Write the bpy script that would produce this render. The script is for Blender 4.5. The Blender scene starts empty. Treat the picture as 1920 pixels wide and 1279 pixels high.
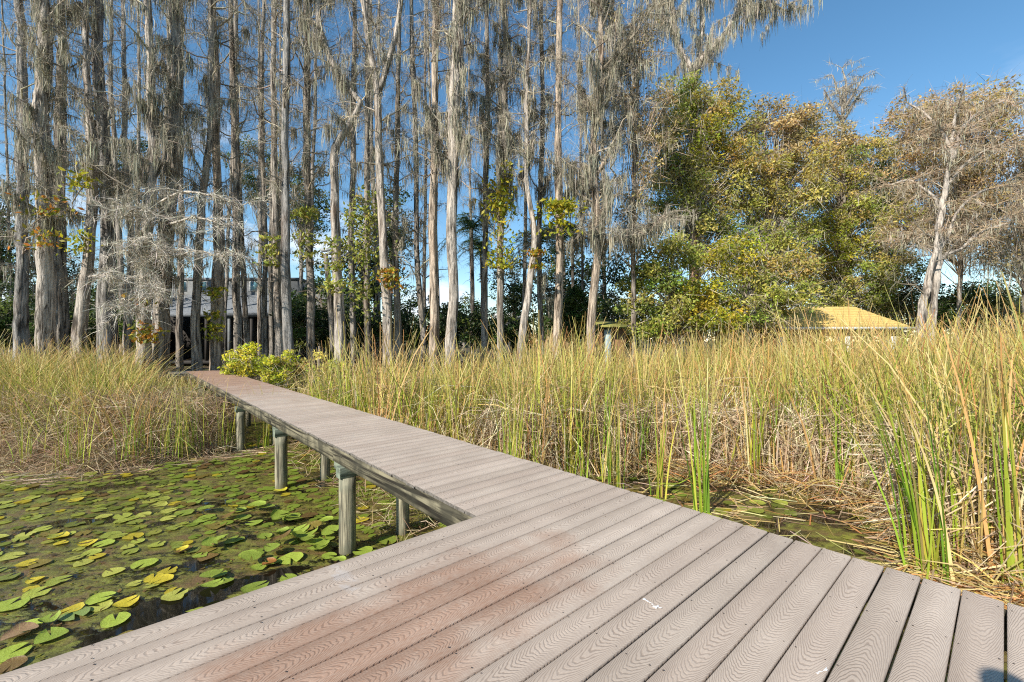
import bpy, math
import numpy as np
from mathutils import Vector, Matrix

# ------------------------------------------------------------------ camera, sky, sun, exposure
scene = bpy.context.scene
COL = scene.collection
F = 819.5                 # focal length in photograph pixels (1920 wide)
EYE = 2.45                # eye above the water
HOR = 640.5
cam_data = bpy.data.cameras.new('camera')
cam = bpy.data.objects.new('camera', cam_data)
COL.objects.link(cam)
cam.location = (0, 0, EYE)
cam.rotation_euler = (math.radians(90), 0, 0)
cam_data.sensor_width = 36
cam_data.lens = F / 1920 * 36
cam_data.clip_start = 0.05
cam_data.clip_end = 5000
scene.camera = cam

SUN_EL = math.radians(34)
SUN_DIR = Vector((0.66, 0.75, 0)).normalized()       # the way shadows fall
SUN_ROT = math.atan2(-SUN_DIR.x, -SUN_DIR.y)
world = bpy.data.worlds.new('World')
scene.world = world
world.use_nodes = True
wn = world.node_tree
wn.nodes.clear()
w_out = wn.nodes.new('ShaderNodeOutputWorld')
w_bg = wn.nodes.new('ShaderNodeBackground')
w_sky = wn.nodes.new('ShaderNodeTexSky')
w_sky.sky_type = 'NISHITA'
w_sky.sun_disc = False
w_sky.sun_elevation = SUN_EL
w_sky.sun_rotation = SUN_ROT
w_sky.air_density = 1.0
w_sky.dust_density = 0.05
w_sky.ozone_density = 1.6
w_bg.inputs['Strength'].default_value = 0.115
# low scattered clouds near the horizon
w_tc = wn.nodes.new('ShaderNodeTexCoord')
w_map = wn.nodes.new('ShaderNodeMapping')
w_map.inputs['Scale'].default_value = (2.2, 2.2, 6.0)
w_map.inputs['Location'].default_value = (0.35, 0.1, 0.2)
w_noise = wn.nodes.new('ShaderNodeTexNoise')
w_noise.inputs['Scale'].default_value = 1.6
w_noise.inputs['Detail'].default_value = 7
w_noise.inputs['Roughness'].default_value = 0.55
w_ramp = wn.nodes.new('ShaderNodeMapRange')
w_ramp.inputs['From Min'].default_value = 0.55
w_ramp.inputs['From Max'].default_value = 0.66
w_sep = wn.nodes.new('ShaderNodeSeparateXYZ')
w_el = wn.nodes.new('ShaderNodeMapRange')
w_el.inputs['From Min'].default_value = 0.42
w_el.inputs['From Max'].default_value = 0.16
w_mul = wn.nodes.new('ShaderNodeMath'); w_mul.operation = 'MULTIPLY'
w_mix = wn.nodes.new('ShaderNodeMix'); w_mix.data_type = 'RGBA'
w_mix.inputs[7].default_value = (6.4, 6.9, 7.6, 1)
wn.links.new(w_tc.outputs['Generated'], w_map.inputs['Vector'])
wn.links.new(w_map.outputs['Vector'], w_noise.inputs['Vector'])
wn.links.new(w_noise.outputs['Fac'], w_ramp.inputs['Value'])
wn.links.new(w_tc.outputs['Generated'], w_sep.inputs['Vector'])
wn.links.new(w_sep.outputs['Z'], w_el.inputs['Value'])
wn.links.new(w_ramp.outputs['Result'], w_mul.inputs[0])
wn.links.new(w_el.outputs['Result'], w_mul.inputs[1])
wn.links.new(w_mul.outputs[0], w_mix.inputs[0])
w_hs = wn.nodes.new('ShaderNodeHueSaturation')
w_hs.inputs['Saturation'].default_value = 1.2
w_hs.inputs['Hue'].default_value = 0.492
wn.links.new(w_sky.outputs['Color'], w_hs.inputs['Color'])
wn.links.new(w_hs.outputs['Color'], w_mix.inputs[6])
wn.links.new(w_mix.outputs[2], w_bg.inputs['Color'])
wn.links.new(w_bg.outputs['Background'], w_out.inputs['Surface'])

sun_data = bpy.data.lights.new('sun', 'SUN')
sun_data.energy = 4.8
sun_data.angle = math.radians(0.5)
sun_data.color = (1.0, 0.94, 0.84)
sun = bpy.data.objects.new('sun', sun_data)
COL.objects.link(sun)
_d = Vector((SUN_DIR.x * math.cos(SUN_EL), SUN_DIR.y * math.cos(SUN_EL), -math.sin(SUN_EL)))
sun.rotation_euler = _d.to_track_quat('-Z', 'Y').to_euler()
sun.location = (-20, -20, 20)

scene.view_settings.view_transform = 'Standard'
scene.view_settings.look = 'None'
scene.view_settings.gamma = 1
scene.view_settings.use_curve_mapping = False
scene.view_settings.exposure = 0.66
scene.cycles.max_bounces = 6
scene.cycles.transparent_max_bounces = 4
scene.cycles.use_denoising = False
scene.cycles.filter_width = 1.15
scene.cycles.sample_clamp_indirect = 4.0

# ------------------------------------------------------------------ helpers
RNG = np.random.default_rng(11)
D1 = np.array([-0.663, 0.7485]); D2 = np.array([0.7485, 0.663])   # along the walkway / along the boards
DECK_Z = EYE - 1.239
ANG = math.atan2(D2[1], D2[0])


def ps(p, s):
    return p * D2[0] + s * D1[0], p * D2[1] + s * D1[1]


def to_ps(x, y):
    return x * D2[0] + y * D2[1], x * D1[0] + y * D1[1]


def at(u, v, Y):
    return np.array([(u - 960) * Y / F, Y, EYE + (HOR - v) * Y / F])


def deck_pt(u, v):
    Y = F * (EYE - DECK_Z) / (v - HOR)
    return to_ps((u - 960) * Y / F, Y)


def lin(r, g, b):
    def f(c):
        c /= 255.0
        return c / 12.92 if c <= 0.04045 else ((c + 0.055) / 1.055) ** 2.4
    return (f(r), f(g), f(b))


def tag(o, label=None, cat=None, group=None, kind=None):
    if label: o['label'] = label
    if cat: o['category'] = cat
    if group: o['group'] = group
    if kind: o['kind'] = kind
    return o


def empty(name, loc=(0, 0, 0), rz=0.0):
    o = bpy.data.objects.new(name, None)
    o.location = loc
    o.rotation_euler = (0, 0, rz)
    COL.objects.link(o)
    return o


class Geo:
    """collects vertices, faces and per-vertex colours"""
    def __init__(self):
        self.V = []; self.Fq = []; self.Ft = []; self.C = []; self.n = 0

    def add(self, V, quads=None, tris=None, col=(1, 1, 1)):
        V = np.asarray(V, float).reshape(-1, 3)
        c = np.asarray(col, float)
        if c.ndim == 1: c = np.repeat(c[None], len(V), 0)
        self.V.append(V); self.C.append(c)
        if quads is not None and len(quads): self.Fq.append(np.asarray(quads, np.int64).reshape(-1, 4) + self.n)
        if tris is not None and len(tris): self.Ft.append(np.asarray(tris, np.int64).reshape(-1, 3) + self.n)
        self.n += len(V)
        return self

    def mesh(self, name, mat=None, smooth=False):
        me = bpy.data.meshes.new(name)
        if self.n == 0:
            return me
        V = np.concatenate(self.V); C = np.concatenate(self.C)
        Q = np.concatenate(self.Fq) if self.Fq else np.zeros((0, 4), np.int64)
        T = np.concatenate(self.Ft) if self.Ft else np.zeros((0, 3), np.int64)
        me.vertices.add(len(V)); me.vertices.foreach_set('co', V.astype(np.float32).ravel())
        li = np.concatenate([Q.ravel(), T.ravel()])
        me.loops.add(len(li)); me.loops.foreach_set('vertex_index', li.astype(np.int32))
        tot = np.concatenate([np.full(len(Q), 4), np.full(len(T), 3)])
        st = np.concatenate([[0], np.cumsum(tot)[:-1]])
        me.polygons.add(len(tot))
        me.polygons.foreach_set('loop_start', st.astype(np.int32))
        me.polygons.foreach_set('loop_total', tot.astype(np.int32))
        if smooth: me.polygons.foreach_set('use_smooth', np.ones(len(tot), bool))
        a = me.color_attributes.new('Col', 'FLOAT_COLOR', 'POINT')
        a.data.foreach_set('color', np.concatenate([C, np.ones((len(C), 1))], 1).astype(np.float32).ravel())
        me.update(calc_edges=True)
        if mat: me.materials.append(mat)
        return me

    def obj(self, name, mat, parent=None, smooth=False):
        o = bpy.data.objects.new(name, self.mesh(name, mat, smooth))
        COL.objects.link(o)
        if parent is not None: o.parent = parent
        return o


def add_box(g, c, size, rz=0.0, col=(1, 1, 1)):
    hx, hy, hz = np.array(size) / 2
    v = np.array([[sx * hx, sy * hy, sz * hz] for sx in (-1, 1) for sy in (-1, 1) for sz in (-1, 1)])
    ca, sa = math.cos(rz), math.sin(rz)
    v = np.stack([v[:, 0] * ca - v[:, 1] * sa, v[:, 0] * sa + v[:, 1] * ca, v[:, 2]], 1) + np.asarray(c)
    g.add(v, [[0, 1, 3, 2], [4, 6, 7, 5], [0, 4, 5, 1], [2, 3, 7, 6], [0, 2, 6, 4], [1, 5, 7, 3]], col=col)
    return g


def add_tube(g, path, rad, sides=8, col=(1, 1, 1), flute=None, cap=True):
    path = np.asarray(path, float); rad = np.asarray(rad, float)
    n = len(path)
    tan = np.gradient(path, axis=0)
    tan /= np.linalg.norm(tan, axis=1)[:, None] + 1e-9
    ref = np.array([0.0, 1, 0]) if abs(tan[:, 2]).mean() > 0.6 else np.array([0, 0, 1.0])
    a = np.cross(tan, ref); a /= np.linalg.norm(a, axis=1)[:, None] + 1e-9
    b = np.cross(tan, a)
    th = np.linspace(0, 2 * np.pi, sides, endpoint=False)
    R = rad[:, None] * np.ones(sides)[None]
    if flute is not None: R = R * flute(th[None, :], np.linspace(0, 1, n)[:, None])
    V = path[:, None] + R[..., None] * (np.cos(th)[None, :, None] * a[:, None] + np.sin(th)[None, :, None] * b[:, None])
    i, j = np.meshgrid(np.arange(n - 1), np.arange(sides), indexing='ij')
    j2 = (j + 1) % sides
    q = np.stack([i * sides + j, i * sides + j2, (i + 1) * sides + j2, (i + 1) * sides + j], -1).reshape(-1, 4)
    V = V.reshape(-1, 3)
    t = None
    if cap:
        V = np.concatenate([V, path[:1], path[-1:]])
        k = np.arange(sides); k2 = (k + 1) % sides
        t = np.concatenate([np.stack([k2, k, np.full(sides, n * sides)], 1),
                            np.stack([(n - 1) * sides + k, (n - 1) * sides + k2, np.full(sides, n * sides + 1)], 1)])
    g.add(V, q, t, col)
    return g


def ribbons(g, P, W, side, col):
    """P (N,K,3) centre lines, W (N,K) widths, side (N,3) width direction, col (N,3) or (N,K,3)"""
    N, K = W.shape
    if N == 0: return g
    off = side[:, None, :] * W[..., None] * 0.5
    V = np.stack([P - off, P + off], 2)                       # N,K,2,3
    base = (np.arange(N) * K * 2)[:, None]
    k = np.arange(K - 1)[None]
    q = np.stack([base + k * 2, base + k * 2 + 1, base + k * 2 + 3, base + k * 2 + 2], -1).reshape(-1, 4)
    c = np.asarray(col, float)
    if c.ndim == 2: c = np.repeat(c[:, None], K, 1)
    c = np.repeat(c[:, :, None], 2, 2)
    g.add(V.reshape(-1, 3), q, col=c.reshape(-1, 3))
    return g


def unit(v):
    return v / (np.linalg.norm(v, axis=-1, keepdims=True) + 1e-9)


def leaves(g, C, size, col, rng, up=0.3):
    """diamond leaf cards"""
    N = len(C)
    a = unit(rng.normal(size=(N, 3)))
    n = unit(rng.normal(size=(N, 3)) + up * np.array([-0.75, -0.85, 1.2]))      # leaves turn to the light
    b = unit(np.cross(n, a)); a = np.cross(b, n)
    s = np.asarray(size)[:, None] if np.ndim(size) else size
    V = np.stack([C - a * s, C + b * s * 0.45, C + a * s, C - b * s * 0.45], 1)
    q = np.arange(N * 4).reshape(N, 4)
    g.add(V.reshape(-1, 3), q, col=np.repeat(np.asarray(col), 4, 0))
    return g


def mixcol(rng, N, pal, w=None, jit=0.12):
    pal = np.array(pal)
    i = rng.choice(len(pal), N, p=None if w is None else np.array(w) / np.sum(w))
    return np.clip(pal[i] * (1 + rng.normal(0, jit, (N, 1))) * (1 + rng.normal(0, jit * 0.35, (N, 3))), 0.004, 0.95)


def smooth01(x, a, b):
    t = np.clip((x - a) / (b - a), 0, 1)
    return t * t * (3 - 2 * t)


def gz(x, y):
    """terrain height (water is z = 0)"""
    x = np.asarray(x, float); y = np.asarray(y, float)
    sh = 13.5 + 0.8 * np.sin(x * 0.31) + 0.5 * np.sin(x * 0.83 + 1)
    z = -0.7 + 0.95 * smooth01(y, sh - 6, sh + 3) + 0.45 * smooth01(y, sh + 2, 45) + 0.04 * np.sin(x * 1.7) * np.sin(y * 1.3)
    return z


# ------------------------------------------------------------------ materials
class NT:
    def __init__(self, name):
        self.m = bpy.data.materials.new(name)
        self.m.use_nodes = True
        self.t = self.m.node_tree
        self.t.nodes.clear()
        self.out = self.t.nodes.new('ShaderNodeOutputMaterial')

    def n(self, typ, **kw):
        nd = self.t.nodes.new('ShaderNode' + typ)
        for k, v in kw.items():
            if k.startswith('_'): setattr(nd, k[1:], v)
        for k, v in kw.items():
            if not k.startswith('_'):
                key = int(k[1:]) if k[0] == 'i' and k[1:].isdigit() else k.replace('__', ' ')
                self.set(nd, key, v)
        return nd

    def set(self, nd, key, v):
        s = nd.inputs[key]
        if isinstance(v, bpy.types.NodeSocket): self.t.links.new(v, s)
        elif isinstance(v, bpy.types.Node): self.t.links.new(v.outputs[0], s)
        else:
            if s.type == 'RGBA' and len(v) == 3: v = (*v, 1)
            s.default_value = v

    def math(self, op, a, b=0.0, c=0.0):
        return self.n('Math', _operation=op, i0=a, i1=b, i2=c).outputs[0]

    def mix(self, f, a, b, mode='MIX'):
        nd = self.n('Mix', _data_type='RGBA', _blend_type=mode)
        self.set(nd, 0, f); self.set(nd, 6, a); self.set(nd, 7, b)
        return nd.outputs[2]

    def rng(self, v, a, b, c=0.0, d=1.0):
        nd = self.n('MapRange')
        self.set(nd, 'Value', v); self.set(nd, 'From Min', a); self.set(nd, 'From Max', b)
        self.set(nd, 'To Min', c); self.set(nd, 'To Max', d)
        return nd.outputs[0]

    def noise(self, vec, scale, detail=3.0, rough=0.5, dist=0.0):
        nd = self.n('TexNoise', Scale=scale, Detail=detail, Roughness=rough, Distortion=dist)
        if vec is not None: self.set(nd, 'Vector', vec)
        return nd.outputs[0]

    def mapping(self, vec, scale=(1, 1, 1), loc=(0, 0, 0), rot=(0, 0, 0)):
        nd = self.n('Mapping'); self.set(nd, 'Vector', vec)
        nd.inputs['Scale'].default_value = scale; nd.inputs['Location'].default_value = loc; nd.inputs['Rotation'].default_value = rot
        return nd.outputs[0]

    def bump(self, h, strength=0.3, dist=0.01):
        return self.n('Bump', Height=h, Strength=strength, Distance=dist).outputs[0]

    def principled(self, col, rough=0.7, normal=None, spec=0.3, **kw):
        nd = self.n('BsdfPrincipled')
        self.set(nd, 'Base Color', col); self.set(nd, 'Roughness', rough); self.set(nd, 'Specular IOR Level', spec)
        if normal is not None: self.set(nd, 'Normal', normal)
        for k, v in kw.items(): self.set(nd, k.replace('__', ' '), v)
        return nd

    def done(self, sh):
        self.t.links.new(sh.outputs[0] if isinstance(sh, bpy.types.Node) else sh, self.out.inputs['Surface'])
        return self.m


def mat_plain(name, col, rough=0.7, scale=8.0, var=0.18, bump=0.15, spec=0.3):
    t = NT(name)
    tc = t.n('TexCoord').outputs['Object']
    nz = t.noise(tc, scale, 5, 0.6)
    c = t.mix(t.rng(nz, 0.3, 0.7), tuple(x * (1 - var) for x in col), tuple(min(1, x * (1 + var)) for x in col))
    return t.done(t.principled(c, rough, t.bump(nz, bump, 0.02), spec))


def mat_leaf(name, trans=0.35, rough=0.6, use_obj=False, spec=0.25):
    t = NT(name)
    c = t.n('VertexColor', _layer_name='Col').outputs[0]
    if use_obj:
        c = t.mix(1.0, c, t.n('ObjectInfo').outputs['Color'], 'MULTIPLY')
    p = t.principled(c, rough, None, spec)
    tr = t.n('BsdfTranslucent', Color=c)
    return t.done(t.n('MixShader', i0=trans, i1=p, i2=tr))


def mat_board():
    t = NT('composite_board')
    tc = t.n('TexCoord').outputs['Object']
    oi = t.n('ObjectInfo')
    r = oi.outputs['Random']
    sep = t.n('SeparateXYZ', i0=tc)
    x, y = sep.outputs[0], sep.outputs[1]
    x2 = t.math('ADD', x, t.math('MULTIPLY', r, 37.0))
    v1 = t.n('CombineXYZ', i0=x2, i1=t.math('MULTIPLY', r, 91.0)).outputs[0]
    n1 = t.noise(v1, 1.1, 2, 0.5)
    v2 = t.n('CombineXYZ', i0=t.math('MULTIPLY', x2, 7.0), i1=t.math('MULTIPLY', y, 30.0), i2=r).outputs[0]
    n2 = t.noise(v2, 1.0, 2, 0.5)
    # off-centre heart line wanders along the board
    cy = t.math('MULTIPLY', t.math('SUBTRACT', t.noise(v1, 0.7, 1), 0.5), 0.05)
    yc = t.math('SUBTRACT', y, cy)
    g = t.math('ADD', t.math('ADD', t.math('MULTIPLY', x, 1.0), t.math('MULTIPLY', n1, 0.7)), t.math('MULTIPLY', t.math('MULTIPLY', yc, yc), 40.0))
    g = t.math('ADD', g, t.math('MULTIPLY', n2, 0.075))
    ln = t.math('SINE', t.math('MULTIPLY', g, 2 * math.pi / 0.026))
    ln = t.rng(ln, -0.95, -0.05)                        # 1 = raised, 0 = groove
    pos = t.n('NewGeometry').outputs['Position']
    big = t.noise(pos, 1.7, 4, 0.6)
    fine = t.noise(t.mapping(tc, (30, 160, 30)), 1.0, 3, 0.6)
    base = t.mix(t.rng(big, 0.3, 0.7), lin(179, 164, 149), lin(200, 185, 169))
    base = t.mix(t.rng(r, 0, 1, 0, 0.35), base, lin(192, 171, 155))
    base = t.mix(t.math('MULTIPLY', t.rng(fine, 0.35, 0.75), 0.3), base, lin(150, 132, 120))
    # rust-red stains: one across the near platform, one at the far end of the walkway
    sp = t.n('VectorMath', _operation='DOT_PRODUCT', i0=pos, i1=(D2[0], D2[1], 0)).outputs['Value']
    ss = t.n('VectorMath', _operation='DOT_PRODUCT', i0=pos, i1=(D1[0], D1[1], 0)).outputs['Value']
    dp = t.math('DIVIDE', t.math('SUBTRACT', sp, 0.9), 1.15)
    ds = t.math('DIVIDE', t.math('SUBTRACT', ss, 1.72), 0.50)
    dd = t.math('SQRT', t.math('ADD', t.math('MULTIPLY', dp, dp), t.math('MULTIPLY', ds, ds)))
    nst = t.noise(t.mapping(pos, (1.6, 1.6, 1.6)), 1.6, 4, 0.65)
    st1 = t.rng(t.math('ADD', t.math('ADD', dd, t.math('MULTIPLY', t.math('SUBTRACT', r, 0.5), 0.55)), t.math('MULTIPLY', t.math('SUBTRACT', nst, 0.5), 1.9)), 1.0, 0.25)
    st2 = t.rng(t.math('ADD', ss, t.math('MULTIPLY', t.math('SUBTRACT', nst, 0.5), 10.0)), 10.0, 15.0)
    st = t.math('MULTIPLY', t.math('MAXIMUM', st1, st2), t.rng(fine, 0.2, 0.8, 0.38, 0.78))
    base = t.mix(st, base, lin(150, 104, 76))
    sm_p, sm_s = deck_pt(645, 1085)
    ea = t.math('DIVIDE', t.math('SUBTRACT', sp, sm_p), 0.055); eb = t.math('DIVIDE', t.math('SUBTRACT', ss, sm_s), 0.2)
    sm = t.rng(t.math('ADD', t.math('MULTIPLY', ea, ea), t.math('MULTIPLY', eb, eb)), 1.1, 0.5)
    base = t.mix(t.math('MULTIPLY', sm, t.rng(t.noise(pos, 22.0, 3, 0.6), 0.42, 0.6, 0.0, 0.4)), base, lin(206, 202, 200))
    tone = t.math('FRACT', t.math('MULTIPLY', r, 7.31))
    base = t.mix(1.0, base, t.n('CombineColor', i0=t.rng(tone, 0, 1, 0.90, 1.04), i1=t.rng(tone, 0, 1, 0.89, 1.04), i2=t.rng(tone, 0, 1, 0.88, 1.04)).outputs[0], 'MULTIPLY')
    groove = t.mix(1.0, base, (0.50, 0.46, 0.44), 'MULTIPLY')
    gstr = t.rng(t.noise(t.n('CombineXYZ', i0=t.math('MULTIPLY', x2, 3.0), i1=t.math('MULTIPLY', y, 14.0), i2=r).outputs[0], 1.0, 3, 0.6), 0.3, 0.66, 0.16, 0.66)
    colr = t.mix(t.math('MULTIPLY', t.rng(ln, 0, 1, 1.0, 0.0), gstr), base, groove)
    nrm = t.bump(ln, 0.45, 0.002)
    return t.done(t.principled(colr, 0.72, nrm, 0.25))


def mat_wood(name, a, b, c, sx=1.2, sy=14.0, along='x'):
    t = NT(name)
    tc = t.n('TexCoord').outputs['Object']
    r = t.n('ObjectInfo').outputs['Random']
    sc = (sx, sy, sy) if along == 'x' else (sy, sy, sx)
    mp = t.mapping(tc, sc)
    mp = t.n('VectorMath', _operation='ADD', i0=mp, i1=t.n('CombineXYZ', i0=t.math('MULTIPLY', r, 50), i1=t.math('MULTIPLY', r, 13)).outputs[0]).outputs[0]
    n1 = t.noise(mp, 1.0, 6, 0.62, 0.8)
    n2 = t.noise(tc, 2.3, 4, 0.6)
    col = t.mix(t.rng(n1, 0.42, 0.58), a, b)
    col = t.mix(t.math('MULTIPLY', t.rng(n2, 0.44, 0.6), 0.8), col, c)
    if along == 'z':
        wz = t.n('SeparateXYZ', i0=t.n('NewGeometry').outputs['Position']).outputs[2]
        band = t.rng(t.math('ADD', wz, t.math('MULTIPLY', n2, 0.14)), 0.20, 0.05)
        col = t.mix(t.math('MULTIPLY', band, 0.6), col, lin(92, 78, 52))
    return t.done(t.principled(col, 0.85, t.bump(n1, 0.6, 0.012), 0.15))


def mat_bark():
    t = NT('cypress_bark')
    tc = t.n('TexCoord').outputs['Object']
    oi = t.n('ObjectInfo')
    off = t.n('CombineXYZ', i0=t.math('MULTIPLY', oi.outputs['Random'], 40.0)).outputs[0]
    v = t.n('VectorMath', _operation='ADD', i0=tc, i1=off).outputs[0]
    n1 = t.noise(t.mapping(v, (9, 9, 0.9)), 1.0, 6, 0.65, 0.6)
    n2 = t.noise(t.mapping(v, (1.2, 1.2, 0.5)), 1.0, 4, 0.6)
    n3 = t.noise(t.mapping(v, (26, 26, 3.0)), 1.0, 3, 0.6)
    c = t.mix(t.rng(n1, 0.40, 0.58), (0.06, 0.052, 0.044), (0.46, 0.415, 0.365))
    c = t.mix(t.math('MULTIPLY', t.rng(n2, 0.48, 0.66), 0.65), c, (0.42, 0.39, 0.35))
    c = t.mix(t.math('MULTIPLY', t.rng(n2, 0.45, 0.3), 0.5), c, (0.20, 0.135, 0.095))
    c = t.mix(t.math('MULTIPLY', t.rng(n3, 0.5, 0.7), 0.35), c, (0.07, 0.06, 0.05))
    c = t.mix(1.0, c, oi.outputs['Color'], 'MULTIPLY')
    h = t.math('ADD', n1, t.math('MULTIPLY', n3, 0.4))
    return t.done(t.principled(c, 0.9, t.bump(h, 1.0, 0.10), 0.1))


def mat_water():
    t = NT('lake_water')
    pos = t.n('NewGeometry').outputs['Position']
    st = t.mapping(pos, (0.8, 1.25, 1.0), rot=(0, 0, 0.35))
    n1 = t.noise(st, 1.5, 7, 0.62, 0.6)          # large openings
    n2 = t.noise(st, 7.0, 6, 0.68, 0.5)          # algae mottling
    n3 = t.noise(pos, 45.0, 4, 0.6)
    alg = t.mix(t.rng(n2, 0.36, 0.62), lin(62, 52, 28), lin(126, 128, 52))
    alg = t.mix(t.rng(t.noise(st, 3.1, 5, 0.6), 0.48, 0.66), alg, lin(112, 88, 58))
    alg = t.mix(t.math('MULTIPLY', t.rng(n3, 0.45, 0.7), 0.5), alg, lin(52, 46, 26))
    m = t.math('ADD', n1, t.math('MULTIPLY', t.math('SUBTRACT', n2, 0.5), 0.35))
    wp = t.n('VectorMath', _operation='DOT_PRODUCT', i0=pos, i1=(D2[0], D2[1], 0)).outputs['Value']
    ws = t.n('VectorMath', _operation='DOT_PRODUCT', i0=pos, i1=(D1[0], D1[1], 0)).outputs['Value']
    ea = t.math('DIVIDE', t.math('SUBTRACT', wp, 0.45), 0.95); eb = t.math('DIVIDE', t.math('SUBTRACT', ws, 5.08), 0.26)
    hole = t.rng(t.math('ADD', t.math('MULTIPLY', ea, ea), t.math('MULTIPLY', eb, eb)), 1.3, 0.2, 0.0, 0.17)
    m = t.math('SUBTRACT', m, hole)
    m = t.math('SUBTRACT', m, t.rng(wp, 4.5, 6.0, 0.0, 0.05))
    mask = t.rng(m, 0.42, 0.475)                 # 0 open water, 1 algae
    far = t.n('SeparateXYZ', i0=pos).outputs[1]
    col = t.mix(mask, lin(22, 20, 14), alg)
    rough = t.rng(mask, 0, 1, 0.03, 0.42)
    h = t.math('MULTIPLY', t.math('ADD', n2, t.math('MULTIPLY', n3, 0.5)), mask)
    p = t.principled(col, rough, t.bump(h, 0.5, 0.03), 0.5)
    return t.done(p)


def mat_ground():
    t = NT('leaf_litter_ground')
    pos = t.n('NewGeometry').outputs['Position']
    n1 = t.noise(pos, 0.6, 6, 0.6)
    n2 = t.noise(pos, 12.0, 5, 0.7)
    c = t.mix(t.rng(n2, 0.3, 0.7), (0.045, 0.034, 0.022), (0.16, 0.115, 0.07))
    c = t.mix(t.rng(n1, 0.5, 0.65), c, (0.07, 0.085, 0.03))
    return t.done(t.principled(c, 0.95, t.bump(n2, 0.8, 0.05), 0.1))


def mat_pad():
    t = NT('lily_pad_leaf')
    tc = t.n('TexCoord').outputs['Object']
    oi = t.n('ObjectInfo')
    vc = t.n('VertexColor', _layer_name='Col').outputs[0]
    n = t.noise(t.n('VectorMath', _operation='ADD', i0=tc, i1=t.n('CombineXYZ', i0=t.math('MULTIPLY', oi.outputs['Random'], 60)).outputs[0]).outputs[0], 5.0, 4, 0.65)
    c = t.mix(1.0, oi.outputs['Color'], vc, 'MULTIPLY')
    c = t.mix(t.math('MULTIPLY', t.rng(n, 0.52, 0.72), 0.55), c, lin(120, 98, 40))
    sep = t.n('SeparateXYZ', i0=tc)
    a = t.n('Math', _operation='ARCTAN2', i0=sep.outputs[1], i1=sep.outputs[0]).outputs[0]
    vein = t.rng(t.math('ABSOLUTE', t.math('SINE', t.math('MULTIPLY', a, 7.0))), 0.0, 0.25)
    c = t.mix(t.rng(vein, 0, 1, 0.25, 0.0), c, lin(190, 200, 110))
    p = t.principled(c, 0.42, t.bump(n, 0.3, 0.02), 0.4)
    return t.done(t.n('MixShader', i0=0.15, i1=p, i2=t.n('BsdfTranslucent', Color=c)))


M_BOARD = mat_board()
M_BOARD_END = mat_plain('grimy_board_end', (0.13, 0.115, 0.10), 0.9, 30, 0.4)
M_STRINGER = mat_wood('weathered_stringer', lin(40, 36, 30), lin(128, 121, 100), lin(54, 52, 44), 0.7, 15, 'x')
M_BEAM = mat_wood('treated_beam', lin(84, 88, 76), lin(138, 144, 126), lin(104, 114, 100), 3.0, 14, 'x')
M_POST = mat_wood('treated_post', lin(84, 80, 68), lin(166, 158, 134), lin(112, 116, 100), 1.0, 22, 'z')
M_BARK = mat_bark()
M_TWIG = mat_leaf('twig_wood', 0.0, 0.85, spec=0.1)
M_MOSS = mat_leaf('spanish_moss', 0.25, 0.9, spec=0.05)
M_LEAF = mat_leaf('foliage', 0.42, 0.5)
M_REED = mat_leaf('reed_blade', 0.3, 0.55)
M_WATER = mat_water()
M_GROUND = mat_ground()
M_PAD = mat_pad()
M_SCREW = mat_plain('screw_head', (0.06, 0.045, 0.04), 0.6)
M_WHITE = mat_plain('chalky_white', (0.72, 0.7, 0.68), 0.9)

# ------------------------------------------------------------------ setting: ground and water
xs = np.concatenate([[-1500, -500, -200, -90], np.linspace(-60, 60, 81), [90, 200, 500, 1500]])
ys = np.concatenate([[-1500, -400, -100, -30], np.linspace(-5, 70, 61), [100, 200, 500, 1600]])
X, Yg = np.meshgrid(xs, ys)
Z = gz(X, Yg)
g = Geo()
nx = len(xs)
i, j = np.meshgrid(np.arange(len(ys) - 1), np.arange(nx - 1), indexing='ij')
g.add(np.stack([X, Yg, Z], -1).reshape(-1, 3), np.stack([i * nx + j, i * nx + j + 1, (i + 1) * nx + j + 1, (i + 1) * nx + j], -1).reshape(-1, 4))
tag(g.obj('ground', M_GROUND, smooth=True), kind='structure')
g = Geo()
g.add([[-800, -800, 0], [800, -800, 0], [800, 24, 0], [-800, 24, 0]], [[0, 1, 2, 3]])
tag(g.obj('water', M_WATER), kind='structure')

# ------------------------------------------------------------------ boardwalk and platform
PITCH = 0.1461
P_L, P_R, P_MIN = 1.867, 3.125, -1.755


def board_mesh(L, name):
    w, th, ch = 0.1380 / 2, 0.025, 0.005
    prof = [(-w, -th), (-w, -ch), (-w + ch, 0), (w - ch, 0), (w, -ch), (w, -th)]
    V = np.array([[x, y, z] for x in (-L / 2, L / 2) for y, z in prof])
    q = [[k, k + 6, (k + 1) % 6 + 6, (k + 1) % 6] for k in range(6)]
    gg = Geo(); gg.add(V, q)
    gg.add(V[:6][::-1], [[0, 1, 4, 5], [1, 2, 3, 4]]); gg.add(V[6:], [[0, 1, 4, 5], [1, 2, 3, 4]])
    me = gg.mesh(name, M_BOARD)
    me.materials.append(M_BOARD_END)
    for pl_ in list(me.polygons)[6:]: pl_.material_index = 1
    return me


def lay_board(me, p, s, parent, z=DECK_Z):
    o = bpy.data.objects.new('board', me)
    x, y = ps(p, s)
    o.location = (x, y, z + RNG.normal(0, 0.0007))
    o.rotation_euler = (RNG.normal(0, 0.003), 0, ANG + RNG.normal(0, 0.0006) + (math.pi if RNG.random() < 0.5 else 0))
    COL.objects.link(o)
    o.parent = parent
    return o


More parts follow.
